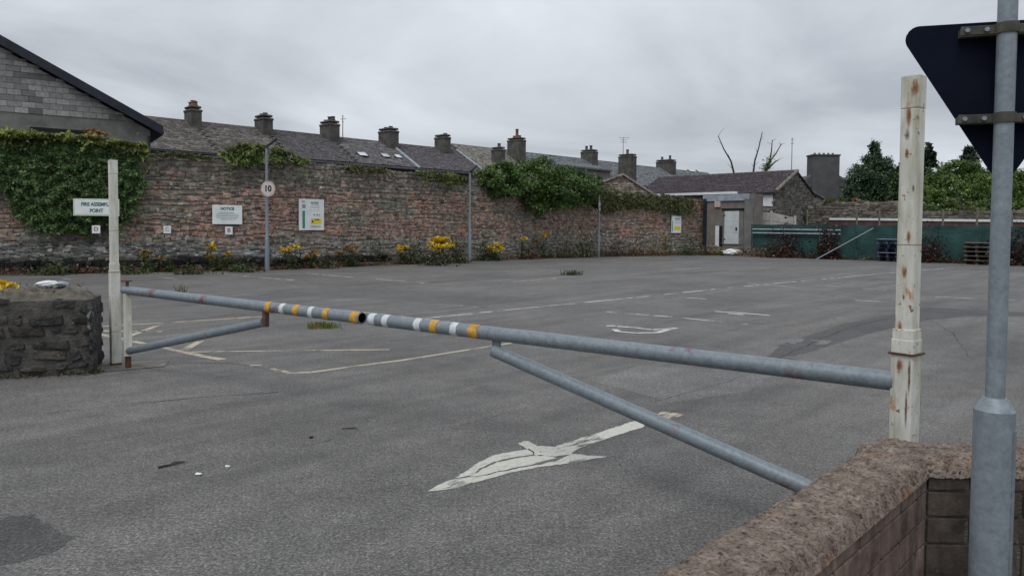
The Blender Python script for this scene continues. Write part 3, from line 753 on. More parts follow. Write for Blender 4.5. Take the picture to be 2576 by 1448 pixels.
# ------------------------------------------------------------------ terraces
TD = Vector((1, 1, 0)).normalized(); TN = Vector((1, -1, 0)).normalized()
slate_cache = {}
def slate_mesh(tone, wd, ln):
    k = (tone, wd, ln)
    if k not in slate_cache:
        r = random.Random(str(k)); lst = []
        for i in range(7):
            g = r.uniform(0.7, 1.25)*(1.2 if r.random() < .15 else 1); c = tuple(x*g for x in tone)
            mb = MB(); j = lambda: r.uniform(-0.012, 0.012)
            w2 = wd/2-0.006
            q = [(-w2+j(), -ln/2+j(), 0.012), (w2+j(), -ln/2+j(), 0.012), (w2, ln/2, 0), (-w2, ln/2, 0)]
            mb.hexa(q+[(x, y, z+0.016) for x, y, z in q], c)
            me = bpy.data.meshes.new('slate'); me.from_pydata(mb.v, [], mb.f)
            a = me.attributes.new('Col', 'FLOAT_COLOR', 'POINT')
            for d in a.data: d.color = (*c, 1)
            me.materials.append(M['slate']); lst.append(me)
        slate_cache[k] = lst
    return slate_cache[k]
def slates(root, ridge0, along, L, down, D, tone, wd=0.33, ex=0.235, keep=300, skip=None):
    """slates on the plane: origin ridge0, 'along' and 'down' unit vectors"""
    nrm = along.cross(down); nrm = nrm if nrm.z > 0 else -nrm
    upv = -down; xax = upv.cross(nrm)
    rot = Matrix((xax, upv, nrm)).transposed().to_4x4()
    ms = slate_mesh(tone, wd, ex*1.5); cells = []; rows = int(D/ex); cols_ = int(L/wd)
    for r in range(rows):
        for c in range(cols_+1):
            s = (c+(0.5 if r % 2 else 0.0))*wd
            if s > L-wd*0.35 or s < wd*0.2: continue
            d = (r+0.5)*ex
            p = ridge0+along*s+down*d+nrm*(0.012+rnd.uniform(0, .014)); cells.append(p)
    if skip: cells = [p for p in cells if not skip(p)]
    cells.sort(key=lambda p: (p-O).length)
    rest = MB()
    for i, p in enumerate(cells):
        a = Matrix.Rotation(rnd.uniform(-.035, .035), 4, 'Z')
        if i < keep:
            o = bpy.data.objects.new('slate', rnd.choice(ms)); o.matrix_basis = Matrix.Translation(p) @ rot @ a
            link(o, root)
        else:
            me = rnd.choice(ms); mtx = Matrix.Translation(p) @ rot @ a
            rest.add([mtx @ v.co for v in me.vertices], [tuple(q.vertices) for q in me.polygons], tuple(me.attributes['Col'].data[0].color[:3]))
    if rest.v: rest.build('slating', 'slate', root, kind='stuff')
def tplan(px, py, K):
    d = ray(px, py); t = K/(d.y-d.x); return Vector((d.x*t, d.y*t, 0))
def chimney(root, px, pyt, pyb, wpx, K, pots, label=None, ybase=None):
    p = tplan(px, pyt, K); k = p.y/FPX; wd = wpx*k
    zt = P(px, pyt, p.y).z; zb_ = P(px, pyb, p.y).z-0.5
    ax = (TD, TN, Vector((0, 0, 1)))
    f = wd/1.22                                        # seen corner-on: both faces show
    ch = MB(); ch.cbox(p+Vector((0, 0, (zt+zb_)/2-0.1)), (f*0.62, f*1.05, zt-zb_-0.2), ax, 0.02)
    ch.cbox(p+Vector((0, 0, zt-0.28)), (f*0.62+.09, f*1.05+.09, 0.16), ax, 0.05)
    ch.cbox(p+Vector((0, 0, zt-0.08)), (f*0.62+.02, f*1.05+.02, 0.14), ax, 0.06)
    c = ch.build('chimney', 'chimney', root)
    if label: c['label'] = label
    for i, (off, h, m) in enumerate(pots):
        b = p+TN*off+Vector((0, 0, zt-0.02))
        MB().lathe(b, [(0.15, 0), (0.17, 0.04), (0.13, 0.1), (0.12, h-.06), (0.15, h-.04), (0.14, h)], 12).build('chimney_pot', m, c)
    return c
def house(px0, px1, K, zr, ze, hd, tone, label, stack=None, keep=300, back=True, wall='render', tapx=None, skl=(), cat='house', group=None):
    y0 = 380
    a, b = tplan(px0, y0, K), tplan(px1, y0, K); L = (b-a).length
    th = thing('terraced_house', (a+b)/2, label, cat, group)
    mb = MB(); E = Vector((0, 0, 1))
    q = [a+TN*(hd-.25), b+TN*(hd-.25), b-TN*hd, a-TN*hd]
    mb.hexa([v+E*-0.1 for v in q]+[v+E*(ze-.08) for v in q])
    mb.add([a+TN*(hd-.25)+E*(ze-.1), a-TN*hd+E*(ze-.1), a+E*(zr-.12)], [(0, 1, 2)]); mb.add([b+TN*(hd-.25)+E*(ze-.1), b-TN*hd+E*(ze-.1), b+E*(zr-.12)], [(2, 1, 0)])
    mb.build('wall', wall, th)
    rf_ = MB()
    for sg in (1, -1):
        d = TN*(hd*sg)-E*(zr-ze)
        rf_.hexa([a+E*zr, b+E*zr, b+E*zr+d, a+E*zr+d, a+E*(zr-.1), b+E*(zr-.1), b+E*(zr-.1)+d, a+E*(zr-.1)+d], tuple(x*0.6 for x in tone))
    rf_.build('roof', 'slate', th)
    rd = MB(); rd.tube(a+E*(zr+.0), b+E*(zr+.0), 0.09, None, 8, col=tuple(x*1.1 for x in tone)); rd.build('ridge_tile', 'slate', th)
    gt = MB(); gp_ = TN*(hd+.06)+E*(ze-.06); gt.tube(a+gp_, b+gp_, 0.06, None, 8); gt.build('gutter', 'navy', th)
    down = (TN*hd-E*(zr-ze)); D = down.length; down.normalize()
    sks = []
    for (px, py, sw) in skl:
        n = TD.cross(down); n = n if n.z > 0 else -n
        p = onplane(px, py, a+E*zr, n)+n*0.05
        f = MB(); f.cbox(p, (sw, 0.55, 0.1), (TD, down, n), 0.02); fo = f.build('skylight', 'navy', th)
        MB().box(p+n*.055, (sw-.1, .45, .012), (TD, down, n)).build('pane', 'glass', fo); sks.append((p, sw))
    def skip(p): return any((p-q).length < sw*0.6 for q, sw in sks)
    slates(th, a+E*(zr+.005), TD, L, down, D-.05, tone, keep=keep, skip=skip if sks else None)
    return th
T1, HD = 60.0, 3.5
rough = (0.142, 0.130, 0.120); dk = (0.095, 0.089, 0.092); md = (0.125, 0.12, 0.12); pur = (0.102, 0.093, 0.098)
TC = 'terracotta'
h = house(250, 485, T1, 7.45, 5.42, HD, rough, 'terraced house with rough lichen slates nearest the block gable and terracotta chimney top')
chimney(h, 485, 268, 322, 52, T1-.4, [(-.25, .28, TC), (.05, .34, TC), (.3, .26, TC)])
h = house(485.6, 663, T1, 7.45, 5.42, HD, rough, 'terraced house with rough mottled slates between the first and second chimneys')
chimney(h, 663, 290, 335, 53, T1-.4, [(-.2, .12, 'chimney'), (.2, .14, 'chimney')])
h = house(663.6, 830, T1, 7.43, 5.42, HD, dk, 'terraced house with smooth dark slates behind the tall lamp post')
chimney(h, 829, 305, 358, 56, T1-.4, [(-.45, .14, TC), (0, .3, 'chimney'), (.4, .28, 'chimney')])
h = house(830.6, 977, T1, 7.40, 5.42, HD, md, 'terraced house with three small roof skylights behind the wall', skl=((911, 391, .7), (968, 394, .6), (1000, 396, .55)))
chimney(h, 977, 323, 368, 56, T1-.4, [(-.3, .12, 'chimney'), (.25, .14, 'chimney')])
h = house(977.6, 1148, T1, 7.38, 5.42, HD, pur, 'terraced house with purplish slates and blue grey flashing at the near terrace end')
chimney(h, 1113, 339, 378, 44, T1-.4, [(.3, .1, 'chimney')])
a = tplan(977, 380, T1)
E3 = Vector((0, 0, 1)); dn = TN*HD-E3*1.96
fl = MB(); p0, p1 = a+E3*7.45, a+E3*7.45+dn; fl.tube(p0.lerp(p1, .02)+E3*.02, p1+E3*.02, .10, None, 6); fl.build('flashing', 'lead', h)
a = tplan(1148, 380, T1); fl = MB(); p0, p1 = a+E3*7.42, a+E3*7.42+dn; fl.tube(p0, p1, .09, None, 6); fl.build('verge_strip', 'lead', h)
T2 = 64.5; blu = (0.145, 0.155, 0.165); tan = (0.20, 0.19, 0.165)
h = house(1135, 1300, T2, 8.25, 5.6, 4.2, tan, 'further terraced house with tan weathered roof behind the second lamp post', keep=0)
chimney(h, 1299, 347, 405, 49, T2-2, [(-.25, .2, TC), (.05, .75, TC), (.35, .2, TC)], 'tall chimney with one long terracotta pot')
chimney(h, 1253, 370, 410, 37, T2-3.5, [(.1, .3, 'chimney')], 'short dark chimney with a single pot')
h = house(1300.6, 1481, T2, 8.22, 5.6, 4.2, blu, 'further terraced house with blue grey roof above the big bush', keep=0)
chimney(h, 1482, 377, 405, 44, T2-.4, [(-.35, .4, 'chimney'), (.2, .42, 'chimney')])
h = house(1481.6, 1600, T2, 8.2, 5.6, 4.2, blu, 'further terraced house with a tall stack in front of its roof', keep=0)
chimney(h, 1578, 388, 460, 46, T2-5.5, [(0, .45, TC)], 'tall narrow grey stack with a peaked pot')
h = house(1600.6, 1782, T2, 8.15, 5.6, 4.2, blu, 'last terraced house of the far row with two roof windows', keep=0, skl=((1737, 431, .9), (1757, 432, .7), ))
chimney(h, 1675, 402, 430, 50, T2-.4, [(-.5, .35, 'chimney'), (.5, .45, 'chimney')])
ax_ = MB(); pa = tplan(1400, 430, 56.5); pb = tplan(1535, 430, 56.5)
an = thing('annexe', (pa+pb)/2, 'low rendered rear annexe with pale roof edge behind the big bush', 'building')
q = [pa, pb, pb-TN*3, pa-TN*3]; zA = P(1470, 426, (pa.y+pb.y)/2).z
MB().hexa([v for v in q]+[v+E3*zA for v in q]).build('wall', 'render_brown', an)
q = [pa+TN*.2, pb+TN*.2, pb-TN*3, pa-TN*3]
MB().hexa([v+E3*(zA+.01) for v in q]+[q[0]+E3*(zA+.16), q[1]+E3*(zA+.16), q[2]+E3*(zA+.9), q[3]+E3*(zA+.9)], blu).build('roof', 'slate', an)
def aerial(base, h, n, label, bars=0.5):
    th = thing('aerial', base, label, 'aerial')
    MB().tube(base, base+E3*h, 0.03, 0.022, 8).build('mast', 'bare_wood', th)
    for i in range(n):
        z = h*(0.95-0.12*i); d = (TD*rnd.uniform(.3, .9)+TN*rnd.uniform(-.6, .6)).normalized()*bars*rnd.uniform(.6, 1)
        MB().tube(base+E3*z-d*.4, base+E3*(z+.03)+d*.6, 0.016, None, 6).build('crossbar', 'bare_wood', th)
p = tplan(862, 340, T1-.9); p.z = P(862, 350, p.y).z; aerial(p, P(862, 290, p.y).z-p.z, 3, 'thin television aerial beside the third chimney of the near terrace', .5)
p = tplan(1567, 380, T2-5.2); p.z = P(1567, 390, p.y).z; aerial(p, P(1567, 345, p.y).z-p.z, 3, 'branched television aerial beside the tall narrow stack', 1.0)
# ------------------------------------------------------------------ long slate shed, crosswise
UD = Vector((1, -1, 0)).normalized(); UN = Vector((-1, -1, 0)).normalized()
def uplan(px, py, Cc):
    d = ray(px, py); t = Cc/(d.y+d.x); return Vector((d.x*t, d.y*t, 0))
CS = 62.4; CB = 66.4
e0, e1_ = uplan(1600, 488, CB), uplan(1950, 480, CB)
zE, zR = 4.16, 5.66
shed = thing('stone_shed', (e0+e1_)/2, 'long stone shed with dark purple slate roof at the far end of the wall', 'shed')
rd0, rd1 = e0-UN*3.0, e1_-UN*3.0
fr = [e0, e1_, e1_-UN*6, e0-UN*6]
mb = MB(); mb.hexa([v+E3*-.05 for v in fr]+[v+E3*(zE-.06) for v in fr])
for s in (e0, e1_): mb.add([s+E3*(zE-.1), s-UN*6+E3*(zE-.1), s-UN*3+E3*(zR-.1)], [(0, 1, 2)])
mb.build('wall', 'mortar', shed)
ro = MB()
for sg, bs in ((1, 1), (-1, 1)):
    d = UN*(3.25*sg)-E3*(zR-zE)*1.08
    a, b = rd0+E3*zR, rd1+UD*.15+E3*zR
    ro.hexa([a, b, b+d, a+d, a-E3*.09, b-E3*.09, b+d-E3*.09, a+d-E3*.09], (0.06, 0.055, 0.06))
ro.build('roof', 'slate', shed)
down = (UN*3.25-E3*(zR-zE)*1.08); D = down.length; down.normalize()
slates(shed, rd0+E3*(zR+.004), UD, (rd1-rd0).length+.15, down, D, (0.082, 0.070, 0.077), 0.40, 0.30, 300)
MB().tube(rd0+E3*zR, rd1+UD*.15+E3*zR, .1, None, 8, col=(.12, .11, .11)).build('ridge_tile', 'slate', shed)
MB().tube(rd1+UD*.12+E3*(zR+.02), e1_+UD*.12+UN*.2+E3*(zE+.0), .13, None, 6, col=(.2, .19, .165)).build('verge_strip', 'slate', shed)
sp0 = e1_+UN*.03
MB().hexa([sp0-UD*1.75+E3*3.25, sp0-UD*.15+E3*3.15, sp0-UD*.15+UN*.03+E3*3.15, sp0-UD*1.75+UN*.03+E3*3.25, sp0-UD*1.75+E3*4.06, sp0-UD*.15+E3*4.06, sp0-UD*.15+UN*.03+E3*4.06, sp0-UD*1.75+UN*.03+E3*4.06]).build('white_panel', 'white', shed)
SP = Path([e1_+UD*.01, e1_-UN*6+UD*.01])
def scol(s, z):
    k = rnd.uniform(.6, 1.3); return (0.15*k, .142*k, .13*k)
rubble(shed, Path([e1_-UD*2.6, e1_]), 0, 2.6, 1.5, lambda s: 3.05, scol, .42, .17, .04, 'stone', 80, wob=.02)
rubble(shed, SP, 0, 6, 1.0, lambda s: zE-.05+max(0, 1-abs(s-3)/3)*(zR-zE), scol, .42, .17, .04, 'stone', 140, wob=.02)
MB().tube(e1_-UN*2.2+UD*.12, e1_-UN*2.2+UD*.12+E3*3.1, .06, None, 8).build('downpipe', 'bare_wood', shed)
p = rd1-UD*.3; p.z = zR-.05; aerial(p, P(1967, 345, p.y).z-zR, 2, 'tall dark aerial mast on the right end of the slate shed roof', .35)
# stone gable annexe at its left
g0 = hit(1505, 480)[0]; 
gg = thing('stone_gable', P(1570, 560, 47.5), 'small tan stone gable with sloping coping behind the ivy at the wall end', 'building')
YG = 47.5
pk, lf, rt = P(1566, 441, YG), P(1508, 462, YG), P(1640, 489, YG)
zlow = 2.2
mb = MB(); dep = Vector((0.9, 3.2, 0))
fr = [Vector((lf.x, lf.y, zlow-2.2)), Vector((rt.x, rt.y, zlow-2.2)), rt, pk, lf]; bk = [v+dep for v in fr]
mb.add(fr+bk, [(0, 1, 2, 3, 4), (9, 8, 7, 6, 5)]+[(i, i+5, (i+1) % 5+5, (i+1) % 5) for i in range(5)]); mb.build('wall', 'mortar', gg)
GP = Path([Vector((lf.x, lf.y-.02, 0)), Vector((rt.x, rt.y-.02, 0))])
def gtop(s):
    x = lf.x+s
    return lf.z+(pk.z-lf.z)*(x-lf.x)/(pk.x-lf.x) if x < pk.x else pk.z+(rt.z-pk.z)*(x-pk.x)/(rt.x-pk.x)
def gcol(s, z):
    c = (.25, .22, .185) if rnd.random() < .7 else (.22, .165, .14); k = rnd.uniform(.65, 1.3); return tuple(x*k for x in c)
rubble(gg, GP, 0, GP.L, 2.2, gtop, gcol, .36, .15, .05, 'stone', 130, wob=.03)
for a, b, nm in ((pk, rt, 'coping'), (pk, lf, 'coping')):
    d = (b-a).normalized(); q = [a+Vector((0, -.18, 0)), b+d*.1+Vector((0, -.18, 0)), b+d*.1+dep, a+dep]
    MB().hexa([v+E3*.0 for v in q]+[v+E3*.13 for v in q], (.30, .275, .25)).build(nm, 'slate', gg)
# rendered porch block with white door
r0, r1_ = uplan(1768, 560, CS-1.2), uplan(1896, 560, CS-1.2)
por = thing('rendered_annexe', (r0+r1_)/2, 'flat roofed brown grey rendered block with tall white door', 'building')
zP = 3.86; L = (r1_-r0).length
q = [r0, r1_, r1_-UN*1.15, r0-UN*1.15]
mb = MB(); mb.hexa([v+E3*-.05 for v in q]+[v+E3*zP for v in q]); mb.build('wall', 'render_brown', por)
fa = MB(); a, b = uplan(1622, 489, CS-1.25), r1_+UD*.02
q = [a-UN*.1, r1_-UD*1.2-UN*.1, r1_-UD*1.2+UN*.12, a+UN*.12]; fa.hexa([v+E3*(zP+.01) for v in q]+[v+E3*(zP+.16) for v in q]); fa.build('fascia', 'white', por)
q = [r0+UD*.02+UN*.004, r1_-UD*.3+UN*.004, r1_-UD*.3+UN*.10, r0+UD*.02+UN*.10]
MB().hexa([v+E3*(zP-.42) for v in q]+[v+E3*zP for v in q]).build('soffit_board', 'lead', por)
def onface(px, py): return onplane(px, py, r0, UN)
def facebox(nm, x0, y0, x1, y1, m, d0, d1, parent):
    a, b = onface(x0, y1), onface(x1, y1); zt = onface((x0+x1)/2, y0).z; zb_ = a.z
    q = [a+UN*d0, b+UN*d0, b+UN*d1, a+UN*d1]
    for v in q: v.z = 0
    return MB().hexa([v+E3*zb_ for v in q]+[v+E3*zt for v in q]).build(nm, m, parent)
fb = facebox('door_frame', 1817, 528, 1868, 615, 'render', .003, .03, por)
dr = facebox('door', 1822, 531, 1858, 613, 'door_paint', .005, .06, por)
for yy in (556, 584): facebox('door_rail', 1824, yy, 1856, yy+.8, 'lead', .061, .064, dr)
facebox('door_handle', 1851, 572, 1855, 579, 'navy', .061, .09, dr)
for yy in (540, 600): facebox('hinge', 1821, yy, 1825, yy+3, 'navy', .061, .075, dr)
facebox('lintel', 1816, 524, 1872, 529, 'black', .004, .09, por)
facebox('pilaster', 1872, 500, 1894, 632, 'render', .004, .10, por)
facebox('side_panel', 1799, 568, 1808, 620, 'white', .004, .05, por)
facebox('side_recess', 1808.3, 568, 1817, 625, 'black', .004, .02, por)
facebox('downpipe', 1768.5, 500, 1776, 632, 'navy', .004, .13, por)
ar = facebox('alarm_box', 1799, 506, 1813, 521, 'faded_red', .004, .12, por)
rubp = thing('rubble_heap', onface(1845, 634)+UN*.9, 'heap of broken blocks and boards below the white door', 'rubble')
rubp.location.z = 0
for i in range(26):
    p = onface(rnd.uniform(1800, 1880), 636)+UN*rnd.uniform(.3, 1.3); z = rnd.uniform(.05, .5)*(1-abs(i-13)/26)
    c = rnd.choice([(.22, .2, .17), (.14, .125, .1), (.3, .27, .18)])
    ax = Matrix.Rotation(rnd.uniform(0, 3), 3, 'Z')
    MB().cbox((p.x, p.y, z+.08), (rnd.uniform(.3, .9), rnd.uniform(.12, .3), rnd.uniform(.08, .18)), (ax.col[0], ax.col[1], ax.col[2]), .015, c).build('rubble_piece', 'block', rubp)
def bag(name, c, r, m, label, cat, seed=1):
    bm = bmesh.new(); bmesh.ops.create_icosphere(bm, subdivisions=3, radius=1)
    mb = MB(); vs = []
    for v in bm.verts:
        k = 1+.22*mnoise.noise(v.co*2.1+Vector((seed, 0, 0)))+.1*mnoise.noise(v.co*5+Vector((0, seed, 0)))
        vs.append(Vector(c)+Vector((v.co.x*r[0]*k, v.co.y*r[1]*k, max(0, v.co.z*k*.9+.75)*r[2])))
    bm.verts.index_update(); mb.add(vs, [[v.index for v in f.verts] for f in bm.faces], (.5, .5, .5)); bm.free()
    return mb.build(name, m, None, label=label, cat=cat)
p = onface(1862, 636)+UN*1.1; bag('sack', (p.x, p.y, .02), (.60, .4, .24), 'white', 'crumpled white plastic sack beside the rubble under the white door', 'sack', 4)
# ------------------------------------------------------------------ gear on the right: fence, far house, walls, trees
fence = thing('netting_fence', FA+fdir*10, 'long dark green netting fence along the right of the car park', 'fence')
FLn = 26; npan = 13; zt0, zt1 = 1.93, 1.80
for i in range(npan):
    s0, s1 = FLn*i/npan, FLn*(i+1)/npan; mb = MB(); nx, nz = 8, 5; vs = []
    for iz in range(nz+1):
        for ix in range(nx+1):
            s = s0+.01+(s1-s0-.02)*ix/nx; t = s/FLn; zt = zt0*(1-t)+zt1*t
            p = FA+fdir*s+fn*(.30+.09*mnoise.noise(Vector((s*.9, iz*.8, 0))))
            vs.append((p.x, p.y, .02+(zt-.03*math.sin(math.pi*ix/nx))*iz/nz))
    mb.add(vs, [(k*(nx+1)+j, k*(nx+1)+j+1, (k+1)*(nx+1)+j+1, (k+1)*(nx+1)+j) for k in range(nz) for j in range(nx)], None, True); mb.build('netting', 'net', fence)
    p = FA+fdir*s0+fn*.21; MB().tube((p.x, p.y, -.02), (p.x, p.y, 1.98), .03, None, 8).build('post', 'net', fence)
rl = MB()
for zz in (1.62, 1.40):
    a, b = FA+fdir*.1+fn*.15, FA+fdir*5.2+fn*.15
    MB().tube(a+E3*(zz+.02), b+E3*zz, .045, None, 8).build('rail', 'lead', fence)
pr0, pr1 = G(2050, 655), FA+fdir*9.1+fn*.15
prop = thing('prop_bar', pr0, 'pale diagonal prop bar leaning against the green netting fence', 'bar')
tp = P(2196, 574, pr1.y); tp2 = onplane(2196, 574, FA+fn*.05, fn)
MB().tube(pr0+E3*.03, tp2, .03, None, 8).build('bar', 'galv', prop)
cp = thing('concrete_fence', P(1940, 600, 48.5), 'pale concrete panel fence above the green netting beside the rendered block', 'fence')
def cpan(x0, ya, x1, yb, yl0, yl1, Y0, Y1):
    a, b = P(x0, ya, Y0), P(x1, yb, Y1); zl0, zl1 = P(x0, yl0, Y0).z, P(x1, yl1, Y1).z
    n = 3
    for k in range(n):
        q = []
        for f0 in (k/n, (k+1)/n-.02):
            za, zb_ = zl0+(a.z-zl0)*f0, zl1+(b.z-zl1)*f0; d = Vector((0, .08, 0))
            q += [Vector((a.x, a.y, za)), Vector((b.x, b.y, zb_)), Vector((b.x, b.y, zb_))+d, Vector((a.x, a.y, za))+d]
        MB().hexa(q).build('panel', 'concrete', cp)
cpan(1882, 533, 1938, 533, 600, 600, 48.3, 47.5); cpan(1941, 533, 1998, 546, 600, 602, 47.45, 46.7)
for x, y, Y in ((1881, 530, 48.3), (1939.5, 530, 47.5), (1999, 543, 46.6)):
    p = P(x, y, Y); MB().cbox((p.x, p.y, p.z/2), (.14, .14, p.z), None, .01).build('post', 'concrete', cp)
# far dark house
YH = 62.0
fh = thing('far_house', P(2075, 580, YH), 'dark rendered gable house with very wide chimney left of the conifer', 'house')
c0, c1 = P(2044, 388, YH), P(2112, 388, YH); zt = c0.z; zs = P(2044, 440, YH).z; l0 = P(2000, 470, YH); rr = P(2165, 470, YH)
q = [(c0.x, YH, zs-.5), (c1.x, YH, zs-.5), (c1.x, YH+1.2, zs-.5), (c0.x, YH+1.2, zs-.5)]
ch = MB(); ch.hexa([(x, y, z-2) for x, y, z in q]+[(x, y, zt-.12) for x, y, z in q]); ch.cbox(((c0.x+c1.x)/2, YH+.6, zt-.06), (c1.x-c0.x+.14, 1.34, .12), None, .02); co_ = ch.build('chimney', 'dark_render', fh)
for i in range(5): MB().lathe((c0.x+.4+i*.38, YH+.6, zt), [(.11, 0), (.09, .06), (.09, .14), (.11, .16)], 10).build('chimney_pot', 'terracotta', co_)
mb = MB(); fr = [(l0.x, YH+.1, 0), (rr.x, YH+.1, 0), (rr.x, YH+.1, l0.z), (c1.x, YH+.1, zs), (c0.x, YH+.1, zs), (l0.x, YH+.1, l0.z)]
bk = [(x, y+8, z) for x, y, z in fr]; mb.add(fr+bk, [tuple(range(6)), tuple(range(11, 5, -1))]+[(i, i+6, (i+1) % 6+6, (i+1) % 6) for i in range(6)]); mb.build('wall', 'dark_render', fh)
MB().box(((l0.x+rr.x)/2, YH+.07, l0.z+.05), (rr.x-l0.x, .05, .08)).build('string_course', 'chimney', fh)
YA = 56.0
lh = thing('lean_to', P(2030, 580, YA), 'grey lean-to with sloping roof in front of the dark gable house', 'shed')
a, b = P(1990, 452, YA), P(2066, 498, YA)
mb = MB(); fr = [(a.x, YA, 0), (b.x, YA, 0), (b.x, YA, b.z), (a.x, YA, a.z)]; bk = [(x, y+5, z) for x, y, z in fr]
mb.add(fr+bk, [(0, 1, 2, 3), (7, 6, 5, 4), (0, 4, 5, 1), (1, 5, 6, 2), (2, 6, 7, 3), (3, 7, 4, 0)]); mb.build('wall', 'render', lh)
q = [Vector((a.x, YA-.2, a.z)), Vector((b.x+.2, YA-.2, b.z-.12)), Vector((b.x+.2, YA+5, b.z-.12)), Vector((a.x, YA+5, a.z))]
MB().hexa([v+E3*.005 for v in q]+[v+E3*.12 for v in q], (.15, .145, .14)).build('roof', 'slate', lh)
p = P(2001, 445, YA+1); MB().cbox((p.x, p.y, p.z-.9), (.75, .75, 1.8), None, .08).build('chimney', 'chimney', lh)
patch_ = None
# low stone wall beyond the fence
lw0, lw1 = P(1995, 520, 53), P(2620, 535, 46)
LW = Path([Vector((lw0.x, lw0.y, 0)), Vector((lw1.x, lw1.y, 0))])
lw = thing('stone_wall', LW.at(LW.L/2)[0], 'lower grey rubble wall beyond the green fence with dry plants on top', 'wall')
def lwt(s): return (3.65 if s < LW.L*.45 else 2.95)+.12*mnoise.noise(Vector((s, 7, 0)))
mb = MB()
for i in range(24):
    sa, sb = LW.L*i/24, LW.L*(i+1)/24; pa, _, na = LW.at(sa); pb, _, _ = LW.at(sb); za = lwt((sa+sb)/2)-.08
    q = [pa-na*.04, pb-na*.04, pb-na*.5, pa-na*.5]; mb.hexa([v+E3*0 for v in q]+[v+E3*za for v in q])
mb.build('mortar', 'mortar', lw)
def lwc(s, z):
    k = rnd.uniform(.55, 1.35); return (.17*k, .155*k, .135*k)
rubble(lw, LW, 0, LW.L, 1.9, lwt, lwc, .42, .17, .05, 'stone', 220)
def tuft_on(px, py, w_, h_, Y, n, ca, cb, label, name='weed_clump', size=.16): 
    return crown(name, [(px, py, w_, h_, Y)], n, size, ca, cb, label, 'plant', .2, P(px, py+h_, Y), .6, 'foliage')
tuft_on(2100, 510, 26, 16, 52, 500, (.07, .10, .025), (.15, .19, .05), 'bright green plant on the lower wall below the dark gable house')
tuft_on(2150, 514, 22, 14, 51.5, 400, (.16, .10, .05), (.26, .17, .09), 'dry brown plant on the lower wall beneath the conifer')
tuft_on(2232, 524, 34, 16, 50.5, 450, (.14, .085, .04), (.24, .16, .08), 'dry orange brown plant on the lower wall left of the tall right post')
tuft_on(2015, 540, 22, 16, 52.2, 400, (.05, .07, .02), (.11, .13, .04), 'dull green plant hanging by the lean-to beside the slate shed', size=.14)
tuft_on(2410, 520, 34, 18, 49, 600, (.06, .09, .025), (.13, .17, .045), 'light green shrub on the lower wall between the right post and the sign pole', 'shrub')
# long low roof with white edge
YR0, YR1 = 50.0, 41.5
ls = thing('low_shed', P(2330, 600, 45), 'long low shed with white roof edge behind the green netting fence', 'shed')
a, b = P(2085, 548, YR0), P(2620, 553, YR1)
d = Vector((0.4, 1.0, 0))*.9
MB().hexa([a-E3*.14, b-E3*.14, b-E3*.14+d*.06, a-E3*.14+d*.06, a, b, b+d*.06, a+d*.06]).build('fascia', 'white', ls)
q = [a+d*.08, b+d*.08, b+d*1.0, a+d*1.0]; MB().hexa([Vector((v.x, v.y, 0)) for v in q]+[v-E3*.03 for v in q]).build('wall', 'faded_red', ls)
M['brownwall'] = simple('brown_wall', (.06, .035, .03), (.12, .07, .055), 3); ls.children[-1].data.materials[0] = M['brownwall']
wf = thing('wire_fence', P(2330, 600, 46), 'thin wire fence posts rising behind the green netting', 'fence')
pts = []
for px, Y, yt in ((2155, 47, 528), (2212, 45.6, 522), (2292, 43.4, 533), (2372, 41.6, 528), (2458, 39.7, 524), (2545, 37.9, 528), (2030, 49.5, 528)):
    p = P(px, yt, Y); pts.append(p); MB().cbox((p.x, p.y, p.z/2), (.09, .09, p.z), None, .01).build('post', 'bare_wood', wf)
pts.sort(key=lambda p: p.x)
for k in (.05, .4):
    mb = MB()
    for a, b in zip(pts, pts[1:]): mb.tube(a-E3*k, b-E3*k, .008, None, 4)
    mb.build('wire', 'bare_wood', wf)
# trees
def conifer(px, pyt, pyb, wpx, Y, n, ca, cb, label, size=.3):
    k = Y/FPX; top = P(px, pyt, Y); base = P(px, pyb, Y); H = top.z-base.z; R = wpx*k/2
    pos = []; outs = []; m = n//36
    for i in range(m):
        t = rnd.random()**.75; r = R*(t**.7)*rnd.uniform(.45, 1.08); an_ = rnd.uniform(0, 6.283)
        c = np.array([top.x+r*math.cos(an_), top.y+r*math.sin(an_), top.z-H*t-rnd.uniform(0, .3)])
        pos.append(c+nrg.normal(size=(36, 3))*np.array([.12, .12, .10])*R); outs += [(math.cos(an_), math.sin(an_), -.2)]*36
    pos = np.vstack(pos); th = thing('conifer', Vector((base.x, base.y, 0)), label, 'tree')
    kk = np.repeat(nrg.random(m), 36)[:, None]*.7+nrg.random((len(pos), 1))*.3
    leaves('crown', pos, size, np.array(ca)*(1-kk)+np.array(cb)*kk, th, .1, np.array(outs)*.9)
    MB().path([Vector((base.x, base.y, 0)), top], [.22, .03], 8).build('trunk', 'bark', th)
crown('evergreen_tree', [(2196, 388, 18, 30, 58), (2180, 418, 32, 30, 58), (2216, 425, 30, 34, 58), (2166, 452, 36, 30, 57.6), (2205, 460, 42, 36, 57.4), (2234, 470, 26, 36, 57.8), (2160, 492, 42, 32, 57.2), (2212, 500, 48, 34, 57)], 32000, .135, (.020, .046, .022), (.068, .115, .050),
      'dark broad evergreen tree beside the wide chimney of the dark house', 'tree', .02, None, .8)
conifer(2335, 362, 470, 60, 72, 2500, (.012, .024, .014), (.028, .045, .024), 'dark narrow conifer top just behind the tall right post')
conifer(2440, 366, 470, 74, 74, 2500, (.010, .02, .013), (.026, .04, .024), 'ragged dark conifer top behind the tip of the triangular sign')
dg, lg = (.030, .070, .015), (.155, .235, .05)
